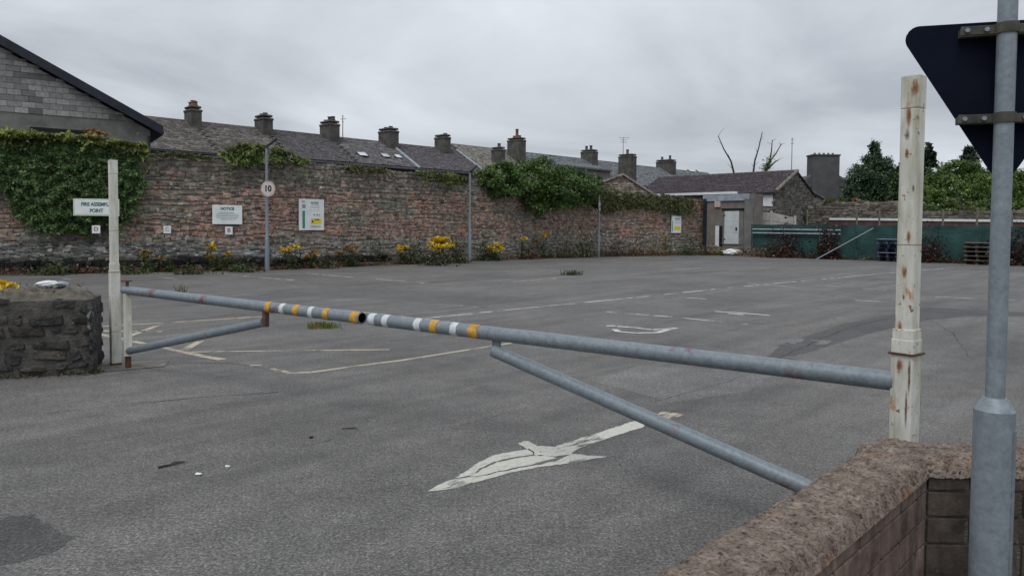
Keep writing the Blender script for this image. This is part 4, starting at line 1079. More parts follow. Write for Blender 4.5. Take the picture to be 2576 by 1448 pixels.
crown('tree', [(2275, 452, 32, 36, 56), (2250, 475, 26, 32, 56), (2280, 495, 34, 34, 55.5), (2250, 512, 28, 28, 55.5)], 8000, .18, (.022, .05, .016), (.06, .10, .03), 'dark leafy tree between the conifer and the tall right post', 'tree', .03)
crown('tree', [(2400, 432, 34, 30, 54.5), (2362, 448, 30, 28, 54), (2440, 440, 32, 30, 54), (2345, 475, 34, 34, 53.5), (2395, 472, 38, 32, 53), (2455, 470, 36, 32, 53), (2370, 505, 38, 28, 52), (2425, 505, 40, 28, 52), (2480, 500, 36, 32, 52), (2335, 515, 24, 24, 52), (2472, 532, 44, 24, 50.5), (2440, 540, 40, 18, 50), (2475, 455, 30, 30, 53.5), (2350, 535, 40, 22, 51), (2430, 535, 50, 22, 51)], 42000, .14, dg, lg, 'large bright green leafy tree between the tall right post and the sign pole', 'tree', .05)
crown('tree', [(2570, 462, 34, 34, 50), (2545, 490, 30, 30, 50), (2590, 505, 40, 32, 49.5), (2555, 520, 34, 24, 49.5), (2590, 535, 50, 22, 48.5), (2510, 532, 30, 22, 49.5)], 15000, .14, (.026, .06, .013), (.145, .22, .045), 'leafy tree at the right edge beyond the sign pole', 'tree', .05)
def sapling(label, base, chains, grp=None):
    th = thing('bare_tree', Vector((base.x, base.y, 0)), label, 'tree', grp)
    MB().path([Vector((base.x, base.y, 0)), base], [.12, .075], 7).build('trunk', 'twig', th)
    for ch_ in chains:
        pts = [P(x, y, base.y) for x, y in ch_]; n = len(pts)
        MB().path([base]+pts, [.07]+[.065*(1-i/n)+.012 for i in range(n)], 6).build('branch', 'twig', th)
        for i in range(n-1):
            for _ in range(2):
                a = pts[i].lerp(pts[i+1], rnd.random()); e = a+Vector((rnd.uniform(-.5, .5), rnd.uniform(-.3, .3), rnd.uniform(.1, .55)))
                MB().path([a, a.lerp(e, .5)+Vector((0, 0, .05)), e], [.018, .014, .008], 4).build('twig', 'twig', th)
    return th
sapling('bare leaning sapling on its own above the slate shed roof', P(1850, 460, 58), [[(1846, 437), (1838, 405), (1820, 375), (1806, 342)]])
sapling('bare upright sapling left of the green shoot above the slate shed', P(1894, 460, 58), [[(1894, 437), (1898, 405), (1908, 372), (1917, 332)]])
th = sapling('forked bare sapling with a green leafy shoot beside the aerial mast', P(1920, 460, 58), [[(1922, 437), (1935, 405), (1940, 380), (1942, 352)], [(1922, 437), (1937, 405), (1952, 385), (1965, 362)], [(1924, 432), (1948, 408), (1958, 402)]])
c = P(1928, 418, 57.8); n = 260
leaves('foliage', np.array(c)+nrg.normal(size=(n, 3))*np.array([.16, .14, .22])+np.linspace(-.4, .4, n)[:, None]*np.array([[.6, 0, 1.1]]), .13, greens(n, (.04, .07, .02), (.09, .13, .04)), th, .3)
# ------------------------------------------------------------------ lamp posts
def lampsign(root, c, r, txt, face):
    n = face.normalized(); 
    return c
def lamp(px, py, pyt, label, headdir, sign=None):
    b = G(px, py); top = P(px-2, pyt, b.y).z
    th = thing('lamp_post', b, label, 'lamp post', 'lamp posts along the wall')
    MB().lathe(b, [(.085, 0), (.085, 1.15), (.078, 1.18), (.062, 1.22), (.058, 2.6), (.048, top-.02), (.048, top)], 16).build('pole', 'lampsteel', th)
    p = b+E3*top; d = headdir.normalized()
    MB().path([p-E3*.02, p+E3*.08+d*.02, p+E3*.14+d*.08], [.035, .035, .03], 8).build('bracket', 'navy', th)
    hd = MB(); c = p+E3*.25+d*.20; s = Vector((-d.y, d.x, 0)); u = (d*.75+E3*.65).normalized(); nn_ = s.cross(u)
    hd.cbox(c, (.44, .17, .09), (u, s, nn_), .04, None, 2); h = hd.build('lamp_head', 'navy', th)
    MB().box(c-nn_*(.051 if nn_.z > 0 else -.051), (.3, .12, .01), (u, s, nn_)).build('lens', 'lead', h)
    return b, th
lb1, l1 = lamp(672, 680, 374, 'near galvanised lamp post carrying the round 10 speed sign', Vector((1, .6, 0)))
lb2, l2 = lamp(1181, 657, 436, 'middle galvanised lamp post left of the big dark bush', Vector((1, .6, 0)))
lb3, l3 = lamp(1505, 645.5, 470, 'farthest brownish lamp post at the right end of the bush carrying a narrow sign', Vector((-1, .9, 0)))
FONT = bpy.data.fonts.load('<builtin>') if '<builtin>' not in bpy.data.fonts else bpy.data.fonts['<builtin>']
def text(name, s, c, right, up, h, m, parent, depth=.002, sx=1.0, bold=0.0):
    cu = bpy.data.curves.new(name, 'FONT'); cu.body = s; cu.size = h*1.4; cu.align_x = 'CENTER'; cu.align_y = 'CENTER'; cu.extrude = depth; cu.offset = bold
    cu.materials.append(M[m])
    tmp = bpy.data.objects.new(name, cu); me = bpy.data.meshes.new_from_object(tmp); bpy.data.objects.remove(tmp)
    me.materials.clear(); me.materials.append(M[m])
    o = bpy.data.objects.new(name, me); n = right.cross(up)
    mtx = Matrix((right*sx, up, n)).transposed().to_4x4()
    o.matrix_basis = Matrix.Translation(c+n*(depth+.002)) @ mtx
    return link(o, parent)
def disc(name, c, n, r, th_, m, parent=None, seg=32, **kw):
    return MB().tube(c-n*th_/2, c+n*th_/2, r, None, seg, smooth=False).build(name, m, parent, **kw)
def speed(px, py, rpx, base, label, yaw, txt='10'):
    Y = base.y-.10; c = P(px, py, Y); n = Vector((math.sin(yaw), -math.cos(yaw), 0)); r = rpx/FPX*Y
    th = thing('round_sign', c, label, 'road sign')
    disc('rim', c, n, r, .012, 'faded_red', th); disc('face', c+n*.008, n, r*.82, .006, 'fadedsign', th)
    right = Vector((math.cos(yaw), math.sin(yaw), 0))
    text('lettering', txt, c+n*.011, right, E3, r*.72, 'letter_dark', th, .002, 1.0, .012)
    for dz in (-.12, .12): MB().cbox(c-n*.05+E3*dz, (.18, .09, .03), (right, n, E3), .005).build('clamp', 'lead', th)
speed(674, 475, 20, lb1, 'round faded speed limit sign reading 10 on the near lamp post', math.radians(-12))
speed(1508, 520, 12, lb3, 'small rusty round sign seen edge on the farthest lamp post', math.radians(72), '10')
# ------------------------------------------------------------------ signs on the wall
def wallsign(name, x0, y0, x1, y1, m, label, cat='sign', border=None, off=.12, thick=.03, tilt=0):
    p, n = hit((x0+x1)/2, (y0+y1)/2); q = p+n*off
    right = Vector((-n.y, n.x, 0)); 
    a, b = onplane(x0, (y0+y1)/2, q, n), onplane(x1, (y0+y1)/2, q, n); zt, zb_ = onplane((x0+x1)/2, y0, q, n).z, onplane((x0+x1)/2, y1, q, n).z
    W_, H_ = (b-a).dot(right), zt-zb_; c = (a+b)/2; c.z = (zt+zb_)/2
    th = thing(name, c, label, cat)
    MB().cbox(c-n*thick/2, (W_, H_, thick), (right, E3, n), .004).build('board', border or m, th)
    if border: MB().box(c+n*.003, (W_-.10, H_-.10, .006), (right, E3, n)).build('face', m, th)
    return th, c+n*(.006 if border else 0), right, n, W_, H_
def bars(th, c, right, n, W_, H_, items):
    for nm, fx, fy, fw, fh, m in items:
        MB().box(c+right*(fx*W_)+E3*(fy*H_)+n*.003, (fw*W_, fh*H_, .004), (right, E3, n)).build(nm, m, th)
th, c, r_, n_, W_, H_ = wallsign('assembly_sign', 184, 500, 300, 543, 'signwhite', 'wide white sign reading FIRE ASSEMBLY POINT amid the ivy', 'sign', 'signborder', .80)
text('lettering', 'FIRE ASSEMBLY', c+E3*H_*.17, r_, E3, .125, 'letter_green', th, .002, .82, .006); text('lettering', 'POINT', c-E3*H_*.2, r_, E3, .125, 'letter_green', th, .002, .82, .006)
th, c, r_, n_, W_, H_ = wallsign('notice_sign', 534, 516, 609, 564, 'signwhite', 'white sign headed NOTICE with lines of small print beside the lamp post')
text('lettering', 'NOTICE', c+E3*H_*.31, r_, E3, .105, 'letter_green', th, .002, .9, .006)
bars(th, c, r_, n_, W_, H_, [('text_line', x, y, w_, .028, 'letter_grey') for x, y, w_ in ((-.02, .12, .5), (0, .03, .72), (0, -.06, .76), (0, -.15, .72), (.03, -.24, .5))])
th, c, r_, n_, W_, H_ = wallsign('information_board', 752, 501, 815, 579, 'signwhite', 'tall white information board with green stripe and yellow warning panel')
text('lettering', 'NOTICE', c+r_*W_*.12+E3*H_*.38, r_, E3, .075, 'letter_green', th, .002, .9, .004)
bars(th, c, r_, n_, W_, H_, [('green_stripe', -.32, -.16, .10, .56, 'green'), ('emblem', -.31, .27, .13, .12, 'letter_grey'), ('emblem', -.33, .42, .12, .06, 'faded_red'),
     ('text_line', .13, .31, .32, .014, 'letter_grey'), ('text_line', .12, .24, .38, .014, 'letter_grey'), ('text_line', .13, .15, .42, .02, 'signborder'),
     ('pictogram', .10, 0, .06, .05, 'letter_grey'), ('pictogram', .22, 0, .06, .05, 'letter_grey'), ('pictogram', .31, -.01, .04, .04, 'letter_grey'), ('warning_panel', .17, -.21, .42, .17, 'yellow')])
bars(th, c+n_*.004, r_, n_, W_, H_, [('warning_text', .21, -.155, .2, .03, 'letter_dark'), ('text_line', .15, -.36, .4, .012, 'letter_grey'), ('text_line', .15, -.39, .4, .012, 'letter_grey')])
tri = MB(); o_ = c+n_*.009+r_*(W_*.03)-E3*(H_*.215); tri.add([o_-r_*.05-E3*.04, o_+r_*.05-E3*.04, o_+E3*.06], [(0, 1, 2)]); tri.build('warning_symbol', 'letter_dark', th)
th, c, r_, n_, W_, H_ = wallsign('information_board', 1689, 543, 1713, 586, 'signwhite', 'distant white and yellow board near the far end of the wall')
bars(th, c, r_, n_, W_, H_, [('green_stripe', -.4, -.1, .08, .6, 'green'), ('warning_panel', .1, -.22, .6, .22, 'yellow'), ('text_line', .1, .32, .5, .04, 'letter_green'), ('text_line', .1, .2, .5, .02, 'letter_grey'), ('text_line', .1, .1, .5, .02, 'letter_grey')])
for (x0, y0, x1, y1, L_, m, lab, off) in ((231, 567, 252, 587, 'D', 'letter_red', 'small white letter plate reading D under the assembly sign ivy', .72), (411, 568, 430, 587, 'C', 'letter_grey', 'small white letter plate reading C on bare wall right of the left post', .1),
                                 (566, 570, 585, 590, 'B', 'letter_red', 'small white letter plate reading B under the NOTICE sign', .1)):
    th, c, r_, n_, W_, H_ = wallsign('letter_plate', x0, y0, x1, y1, 'signwhite', lab, 'sign plate', None, off, .02)
    th['group'] = 'lettered plates on the wall'
    text('lettering', L_, c+E3*H_*.04, r_, E3, H_*.5, m, th, .002, 1, .002)
# ------------------------------------------------------------------ weeds
def stalks(mb, base, h, n, spread, lean=0.3, r=.008):
    tips = []
    for i in range(n):
        a = rnd.uniform(0, 6.283); b0 = base+Vector((math.cos(a), math.sin(a), 0))*spread*rnd.random()*.5
        q_ = rnd.random()**.6
        t = b0+Vector((math.cos(a)*spread*q_, math.sin(a)*spread*q_, h*(1.02-.42*q_*q_)*rnd.uniform(.9, 1.03)))
        mb.path([b0, b0.lerp(t, .55)+E3*.06*h, t], [r, r*.8, r*.5], 4); tips.append((b0, t))
    return tips
YEL = ((.60, .40, .01), (.85, .62, .03)); OLD = ((.30, .17, .03), (.45, .28, .06))
def ragwort(px, py, h, spread, label, cols=YEL, nf=7, nl=150, dens=45, gr=((.03, .055, .018), (.075, .11, .035)), base=None, toward=0.0):
    b = base or G(px, py); b = Vector((b.x, b.y, toward))
    th = thing('ragwort', b, label, 'wild flower', 'yellow ragwort plants along the wall')
    mb = MB(); tips = stalks(mb, b, h, nf+3, spread); mb.build('stem', 'twig', th)
    pos = []
    for _ in range(nl):
        b0, t = rnd.choice(tips); k = rnd.random()**1.3*.85; pos.append(np.array(b0.lerp(t, k))+nrg.normal(size=3)*.09*max(.5, h))
    pos = np.array(pos); pos[:, 2] = np.abs(pos[:, 2]-toward)+.02+toward
    leaves('foliage', pos, .12, greens(nl, *gr, .15), th, .5, aspect=.4)
    for b0, t in tips[:nf]:
        p = np.array(t)+nrg.normal(size=(dens, 3))*np.array([.09, .09, .055])*(.6+spread*.6)
        leaves('flower_head', p, .075, greens(dens, *cols, 0), th, 1.6, aspect=1.0)
ragwort(40, 0, .84, .09, 'yellow flowering ragwort just behind the dark rubble pier', nf=3, nl=60, dens=36, base=P(40, 740, 10.2))
ragwort(8, 672, 1.6, .5, 'tall dry orange ragwort at the left picture edge under the ivy', OLD, 8, 200, 35, ((.12, .08, .03), (.2, .14, .05)), toward=0)
RW = [(372, 672, .75, .35, 'faded orange ragwort on the stone ledge just right of the left post', OLD, 3), (424, 668, .75, .2, 'tiny yellow ragwort on the stone ledge below the letter plate C', OLD, 1),
      (540, 672, .95, .35, 'yellow ragwort below the NOTICE sign on the ledge', ((.4, .26, .02), (.6, .42, .04)), 4), (730, 672, .95, .3, 'yellow ragwort below the tall information board', YEL, 3),
      (786, 670, .7, .2, 'sparse pale ragwort right of the one under the information board', OLD, 3), (880, 668, .85, .4, 'withered brown ragwort at the end of the stone ledge', ((.2, .11, .04), (.32, .19, .07)), 6),
      (1010, 664, .95, .28, 'yellow ragwort left of the biggest flowering clump', YEL, 3), (1110, 662, 1.15, .50, 'biggest bright yellow ragwort clump left of the second lamp post', YEL, 26),
      (1246, 656, .85, .30, 'bright yellow ragwort right beside the second lamp post', YEL, 8), (1312, 652, 1.2, .22, 'tall yellow ragwort under the hanging tail of the bush', YEL, 2),
      (1362, 650, 1.3, .5, 'dull gold ragwort below the middle of the bush', ((.34, .22, .02), (.5, .34, .04)), 4), (1680, 642, 1.1, .35, 'greenish ragwort under the distant board', OLD, 3)]
for px, py, h, sp, lab, cl, nf in RW:
    b = G(px, py)
    if px < 950: b = G(px, (684-(px-272)*.02 if px < 672 else 676-(px-672)*.0415)+3.5)
    ragwort(px, py, h, sp, lab, cl, nf, base=b, nl=60+int(sp*420), dens=60, toward=0)
def herb(px, py, h, w_, label, ca, cb, n=260, warm=.15, size=.11, name='weed', base=None):
    b = base or G(px, py); th = thing(name, Vector((b.x, b.y, 0)), label, 'weed')
    p = nrg.normal(size=(n, 3))*np.array([w_*.45, w_*.35, .01]); p[:, 2] = np.abs(nrg.normal(size=n))*.45*h*np.exp(-(p[:, 0]/w_)**2)+.02
    leaves('foliage', np.array((b.x, b.y, 0))+p, size, greens(n, ca, cb, warm, (.16, .08, .04)), th, .3)
    mb = MB(); stalks(mb, Vector((b.x, b.y, 0)), h, 5, w_*.5); mb.build('stem', 'twig', th)
gA, gB_ = (.025, .050, .016), (.065, .10, .03); dA, dB = (.06, .035, .022), (.14, .08, .045)
for px, py, h, w_, lab, ca, cb, n in [
    (945, 664, .9, .6, 'dark green weed at the right end of the stone ledge', gA, gB_, 320), (1045, 664, 1.0, .7, 'green weed clump between two yellow ragworts left of the second lamp post', gA, gB_, 420),
    (1095, 668, .8, .9, 'dark leafy weed at the foot of the biggest ragwort', (.015, .03, .012), (.04, .065, .022), 420), (1150, 662, 1.4, .6, 'tall green weed just left of the second lamp post', gA, gB_, 400),
    (1222, 656, 1.3, .5, 'tall green weed just right of the second lamp post', gA, gB_, 380), (1335, 652, .7, .6, 'low brown weed under the bush tail', dA, dB, 260), (1420, 649, .8, 1.0, 'mixed brown weed below the right half of the bush', dA, gB_, 420),
    (1475, 647, 1.3, .8, 'green weed against the farthest lamp post', gA, gB_, 420), (1545, 645, 1.0, .9, 'purplish brown weed right of the farthest lamp post', (.05, .03, .028), (.10, .06, .05), 420),
    (1600, 644, .9, 1.1, 'brown scrub in front of the far wall between lamp and distant board', dA, dB, 420), (1648, 643, .8, .9, 'straw coloured scrub left of the distant board', (.12, .09, .05), (.22, .17, .09), 320),
    (1730, 642, 1.3, .8, 'dark green weed at the corner of the rendered block', gA, gB_, 380), (1775, 642, .7, .8, 'low tangled weed by the downpipe', gA, dB, 260), (1815, 642, .6, .6, 'yellow green weed at the left of the rubble heap', (.09, .10, .03), (.2, .19, .06), 240),
    (1930, 646, .8, 1.5, 'straw brown dry heap at the left end of the green fence', (.14, .09, .05), (.26, .18, .11), 700), (1985, 648, .5, 1.2, 'low brown dry heap near the fence rails', (.12, .07, .045), (.22, .15, .09), 400),
    (130, 692, .5, .6, 'dark low weed in front of the blackened ledge near the left edge', gA, gB_, 240), (610, 684, .45, .6, 'dark low weed in front of the ledge left of the tall lamp post', gA, gB_, 220), (820, 675, .5, .6, 'brownish low weed in front of the ledge under the wall middle', dA, gB_, 240), (322, 690, .35, .7, 'low green weed at the tarmac edge beside the left post', gA, gB_, 240), (480, 690, .3, .6, 'low reddish weed at the tarmac edge below the ledge', dA, gB_, 200)]:
    herb(px, py, h, w_, lab, ca, cb, n)
for s, h, w_, lab in ((2.2, 1.9, 1.3, 'dark red dead bramble at the left of the green fence'), (4.6, 2.1, .8, 'tall dark red dead stalks at the end of the fence rails'), (9.6, 1.6, 1.3, 'dark red dead bramble at the foot of the prop bar'),
                      (13.2, 1.9, 1.2, 'dark red dead stalks beside the blue pallets'), (17.0, 2.0, 1.8, 'spreading dark red dead bramble right of the tall white post'), (19.0, 1.2, 1.4, 'low red brown dead bramble left of the wooden pallets'), (24.2, 1.2, 1.1, 'dark dead bramble right of the sign pole')):
    b = FA+fdir*s-fn*.05; th_ = herb(0, 0, h, w_, lab, (.022, .008, .008), (.060, .022, .018), 1000, .05, .13, 'bramble', b)
def tuft(px, py, h, w_, label, n=60, cols=((.05, .075, .02), (.10, .13, .035))):
    b = G(px, py); V = []; cl = []
    for _ in range(n):
        x = rnd.gauss(0, w_*.4); y = rnd.gauss(0, w_*.15); a = rnd.uniform(-.5, .5); hh = h*rnd.uniform(.4, 1)
        p = Vector((b.x+x, b.y+y, .0)); t = p+Vector((a*hh, rnd.uniform(-.4, .4)*hh, hh)); sd = Vector((.012, .004, 0))
        V += [p-sd, p+sd, t+sd*.3, t-sd*.3]; k = rnd.random(); cl += [tuple(u*(1-k)+v*k for u, v in zip(*cols))]*4
    mesh_np('grass_tuft', np.array(V), np.arange(4*n).reshape(n, 4), np.array(cl), 'leaf', None, label=label, cat='grass tuft')
tuft(1440, 692, .22, .42, 'dark grass tuft growing from a crack far out on the tarmac', 90, ((.03, .045, .015), (.06, .08, .03)))
tuft(815, 825, .11, .26, 'short green grass tuft in the tarmac under the barrier joint', 160, ((.08, .11, .02), (.16, .19, .04)))
tuft(787, 826, .10, .14, 'dry brown grass tuft left of the green one under the barrier joint', 90, ((.16, .12, .05), (.26, .2, .09)))
tuft(460, 735, .22, .3, 'faint thin grass tuft on the tarmac above the left barrier', 14, ((.10, .10, .06), (.14, .14, .08)))
# dry litter strip along the wall foot
pos = []
for i in range(8):
    a, b = edge[i], edge[i+1]
    for _ in range(700): 
        p = a.lerp(b, rnd.random()); q = wall_xy[i].lerp(wall_xy[i+1], rnd.random()*0+.5); d = (q-p).normalized()
        p = p+d*abs(rnd.gauss(0, .35)); pos.append((p.x, p.y, .05+abs(rnd.gauss(0, .07))))
pos = np.array(pos); leaves('plant_litter', pos, .09, greens(len(pos), (.06, .03, .02), (.15, .085, .05), .3, (.06, .07, .025)), None, .8, kind='stuff')
pos = []
for _ in range(2600):
    p = FA+fdir*rnd.uniform(0, 26)+fn*abs(rnd.gauss(.1, .35)); pos.append((p.x, p.y, .03+abs(rnd.gauss(0, .1))))
pos = np.array(pos); leaves('plant_litter', pos, .10, greens(len(pos), (.05, .025, .018), (.16, .085, .05), .2, (.2, .14, .08)), None, .6, kind='stuff')
pos = []
for _ in range(1500):
    x, y = rnd.uniform(-9, 5), 3+abs(rnd.gauss(0, 9))
    if mnoise.noise(Vector((x*.5, y*.5, 12))) > .05 or rnd.random() < .2: pos.append((x, y, .004))
pos = np.array(pos); leaves('grit', pos, .014, greens(len(pos), (.05, .045, .04), (.22, .21, .19), .1, (.10, .075, .05)), None, 3.0, kind='stuff')
# ------------------------------------------------------------------ pallets
def pallet(c, ax, m, m2, lab, grp, w_=1.0, d_=1.2, h=.16):
    th = thing('pallet', c, lab, 'pallet', grp)
    x, y, z = ax
    for k in range(5): MB().cbox(c+y*(-d_/2+.06+k*(d_-.12)/4)+z*(h-.012), (w_, .13, .022), ax, .004).build('deck_board', m, th)
    for k in (-1, 0, 1):
        MB().cbox(c+x*(k*(w_/2-.06))+z*.012, (.10, d_, .022), ax, .004).build('bottom_board', m, th)
        for j in (-1, 0, 1): MB().cbox(c+x*(k*(w_/2-.06))+y*(j*(d_/2-.07))+z*(h/2-.002), (.12, .13, h-.05), ax, .006).build('spacer_block', m2, th)
ax = (fdir, fn, E3); pos_w = ['lowest', 'second lowest', 'middle', 'second highest', 'topmost']
b = G(2244, 656); b.z = 0
for i in range(5):
    o = fdir*rnd.uniform(-.04, .04)-fn*.45
    pallet(b+o+E3*(.006+i*.235), ax, 'bluewhite' if i in (1, 4) else 'blue', 'blue', f'{pos_w[i]} pallet of the dark blue stack behind the tall white post', 'dark blue pallets by the fence', 1.0, 1.0, .225)
b = G(2466, 664); b.z = 0
for i in range(5):
    o = fdir*rnd.uniform(-.04, .04)-fn*.45
    pallet(b+o+E3*(.006+i*.215), ax, 'wood', 'black', f'{pos_w[i]} pallet of the wooden stack beside the sign pole', 'wooden pallets by the fence', 1.1, 1.0, .205)
# ------------------------------------------------------------------ barrier gate
A = G(291, 920); A.z = 0; A.y = 8.62; A = P(291, 920, 8.66); A.z = 0
yB = 3.64; B = P(2276, 1000, yB); B.z = 0
HB = .897
bd = (B-A).normalized(); bl = (B-A).length
def barat(px, z=HB):
    py = 727+(px-315)*.124
    d = ray(px, py); nrm = Vector((bd.y, -bd.x, 0)); return onplane(px, py, A, nrm).xy
def bp(px, z=HB):
    q = barat(px); return Vector((q[0], q[1], z))
M['seam'] = simple('dirty_seam', (.09, .085, .05), (.16, .15, .1), 20)
def post(root, base, yaw, w_, z0, z1, m, name, bev=.006):
    ax = (Vector((math.cos(yaw), math.sin(yaw), 0)), Vector((-math.sin(yaw), math.cos(yaw), 0)), E3)
    return MB().cbox(base+E3*(z0+z1)/2, (w_, w_, z1-z0), ax, bev, None, 2).build(name, m, root)
ZT = 2.40
for (base, yaw, lab, m, ring) in ((A, math.radians(28+14), 'tall white square gate post standing right of the dark rubble pier', 'postwhite_clean', .0), (B, math.radians(-28-24), 'tall rust spotted white gate post behind the block wall on the right', 'postwhite', .03)):
    th = thing('gate_post', base, lab, 'post', 'tall white gate posts')
    post(th, base, yaw, .104, 0, 1.115, m, 'lower_sleeve'); post(th, base, yaw, .083, 1.115, ZT-.16, m, 'upper_shaft'); 
    post(th, base, yaw, .093, 1.10, 1.20, m, 'collar') if ring == 0 else post(th, base, yaw, .099, 1.10, 1.165, m, 'collar')
    if ring: post(th, base, yaw, .124, 1.037, 1.048, 'rust', 'flange', .003)
    else: post(th, base, yaw, .107, 1.093, 1.10, 'seam', 'flange', .002); post(th, base, yaw, .1048, .396, .40, 'seam', 'joint', .001)
    post(th, base, yaw, .086, ZT-.16, ZT, m, 'cap', .006)
    post(th, base, yaw, .0837, 1.576, 1.58, 'seam', 'joint', .001)
    if not ring: post(th, base, yaw, .1065, 0, .03, 'rust', 'rusty_foot', .003)
def stainmat(name, c1, c2, k1):
    def f(t, b):
        g = N(t, 'ShaderNodeTexCoord'); sp_ = N(t, 'ShaderNodeSeparateXYZ'); t.links.new(g.outputs['Generated'], sp_.inputs[0])
        cb = N(t, 'ShaderNodeCombineXYZ'); t.links.new(sp_.outputs[0], cb.inputs[0]); t.links.new(sp_.outputs[2], cb.inputs[1])
        ds = N(t, 'ShaderNodeVectorMath', operation='DISTANCE'); t.links.new(cb.outputs[0], ds.inputs[0]); ds.inputs[1].default_value = (.5, .5, 0)
        n = noi(t, co(t, (1, 1, .35), src='World'), 60, 6, 0.75)
        m_ = N(t, 'ShaderNodeMath', operation='MULTIPLY_ADD'); t.links.new(ds.outputs['Value'], m_.inputs[0]); m_.inputs[1].default_value = -1.15; t.links.new(n, m_.inputs[2])
        k = ramp(t, m_.outputs[0], [(0.04, 0.0), (0.40, k1)])
        t.links.new(ramp(t, m_.outputs[0], [(0.12, c1), (0.42, c2)]), b.inputs['Base Color']); b.inputs['Roughness'].default_value = .9
        tr = N(t, 'ShaderNodeBsdfTransparent'); mm = N(t, 'ShaderNodeMixShader')
        t.links.new(k, mm.inputs[0]); t.links.new(tr.outputs[0], mm.inputs[1]); t.links.new(b.outputs[0], mm.inputs[2]); t.links.new(mm.outputs[0], t.nodes['Material Output'].inputs[0])
    return mat(name, f)
M['rust_stain'] = stainmat('rust_stain', (.42, .22, .11), (.20, .075, .03), .95); M['rust_drip'] = stainmat('rust_drip', (.30, .21, .12), (.10, .055, .03), .8)
yw = math.radians(-52); fnm = Vector((math.sin(yw), -math.cos(yw), 0)); pst = [o for o in bpy.data.objects if o.name.startswith('gate_post')][-1]
for px, py, rx, ry, hw, m in ((2301, 208, 17, 17, .043, 'rust_stain'), (2284, 282, 10, 20, .0415, 'rust_stain'), (2281, 332, 8, 12, .0415, 'rust_drip'), (2280, 382, 7, 9, .0415, 'rust_stain'), (2296, 470, 5, 7, .0415, 'rust_drip'), (2274, 678, 12, 15, .0415, 'rust_stain'),
                          (2284, 590, 9, 14, .0415, 'rust_stain'), (2272, 742, 6, 8, .0415, 'rust_drip'), (2262, 818, 9, 13, .0415, 'rust_stain'), (2285, 930, 6, 42, .052, 'rust_drip'), (2262, 912, 14, 14, .052, 'rust_stain'), (2278, 1010, 5, 40, .052, 'rust_drip')):
    pl = B+fnm*(hw+.0012); el = []
    for i in range(26):
        a = 2*math.pi*i/26; k_ = 1+.35*mnoise.noise(Vector((px*.1, math.cos(a)*1.6, math.sin(a)*1.6))); el.append(onplane(px+rx*.8*k_*math.cos(a), py+ry*1.7*k_*math.sin(a)+ry*.5, pl, fnm))
    MB().add(el, [tuple(reversed(range(26)))]).build('rust_stain', m, pst)
pd = A+bd*.15; MB().add([(A.x-.40, A.y-.28, .006), (A.x+.1, A.y-.42, .006), (A.x+.62, A.y-.10, .006), (A.x+.5, A.y+.3, .006), (A.x-.35, A.y+.25, .006)], [(0, 1, 2, 3, 4)]).build('concrete_footing', 'pad', tar)
def ring_tube(mb, p0, p1, r, n=28, inner=None):
    mb.tube(p0, p1, r, None, n, False, False)
    return mb
def leaf(name, label, pa, pb, hollow_end, strut, hinge, stripes, r=.047):
    th = thing(name, (pa+pb)/2*1.0-E3*HB, label, 'barrier', 'two halves of the pipe barrier')
    d = (pb-pa).normalized(); mb = MB(); mb.tube(pa, pb, r, None, 32, not hollow_end, True)
    if hollow_end: pass
    bar = mb.build('bar', 'galv_bar', th)
    return th, bar, d
# left half
la, lb_ = bp(313), bp(911)
th = thing('barrier_leaf', Vector((la.x, la.y, 0)), 'left half of the striped pipe barrier with open end at the joint', 'barrier', 'two halves of the pipe barrier')
d = (lb_-la).normalized(); r = .049
mb = MB(); mb.tube(la, lb_, r, None, 32, True, False); mb.tube(lb_, lb_-d*.5, r*.86, None, 32, False, True)
n_ = 32; x_ = d.orthogonal().normalized(); y_ = d.cross(x_)
vs = [lb_+(x_*math.cos(2*math.pi*i/n_)+y_*math.sin(2*math.pi*i/n_))*k for k in (r, r*.86) for i in range(n_)]
mb.add(vs, [(i, (i+1) % n_, n_+(i+1) % n_, n_+i) for i in range(n_)])
bar = mb.build('bar', 'galv_bar', th)
mb = MB(); mb.tube(lb_-d*.5, lb_-d*.004, r*.85, None, 24, True, False); mb.build('bar_bore', 'black', bar)  # black sleeve stands in for the shade inside the open pipe end
def stripe(px, wd, m, rr=r):
    c = bp(px); x_ = bd.orthogonal().normalized(); y_ = bd.cross(x_); nn2 = 40; vs = []
    for sg in (-1, 1):
        for i in range(nn2):
            a = 2*math.pi*i/nn2; vs.append(c+bd*(sg*wd/2+.010*mnoise.noise(Vector((px, sg*5, math.sin(a)*2)))+rnd.uniform(-.003, .003))+(x_*math.cos(a)+y_*math.sin(a))*(rr+.002))
    MB().add(vs, [(i, (i+1) % nn2, nn2+(i+1) % nn2, nn2+i) for i in range(nn2)], None, True).build('stripe', m, bar)
M['tape_y'] = simple('yellow_tape', (.36, .18, .03), (.64, .38, .07), 26, .7, 0, .2); M['tape_w'] = simple('white_tape', (.45, .47, .48), (.62, .64, .65), 30, .7, 0, .2)
for px, wd, m in ((681, .075, 'tape_y'), (717, .065, 'tape_w'), (752, .075, 'tape_y'), (789, .06, 'tape_w'), (827, .07, 'tape_y'), (899, .09, 'tape_y')): stripe(px, wd, m)
hp = bp(320, 0); post(th, Vector((hp.x, hp.y, 0)), math.radians(28), .085, .14, .86, 'postwhite_clean', 'hinge_upright')
MB().tube((hp.x, hp.y, .0), (hp.x, hp.y, .14), .032, None, 14).build('hinge_pin', 'rust', th)
MB().tube((hp.x, hp.y, .93), (hp.x, hp.y, 1.0), .018, None, 10).build('hinge_pin', 'rust', th)
MB().box((hp.x-.01, hp.y, 1.005), (.10, .06, .012)).build('hinge_plate', 'rust', th)
s0 = bp(322, .20); s1 = bp(664, .75)
MB().tube(s0, s1, .043, None, 24).build('strut', 'galv_bar', th)
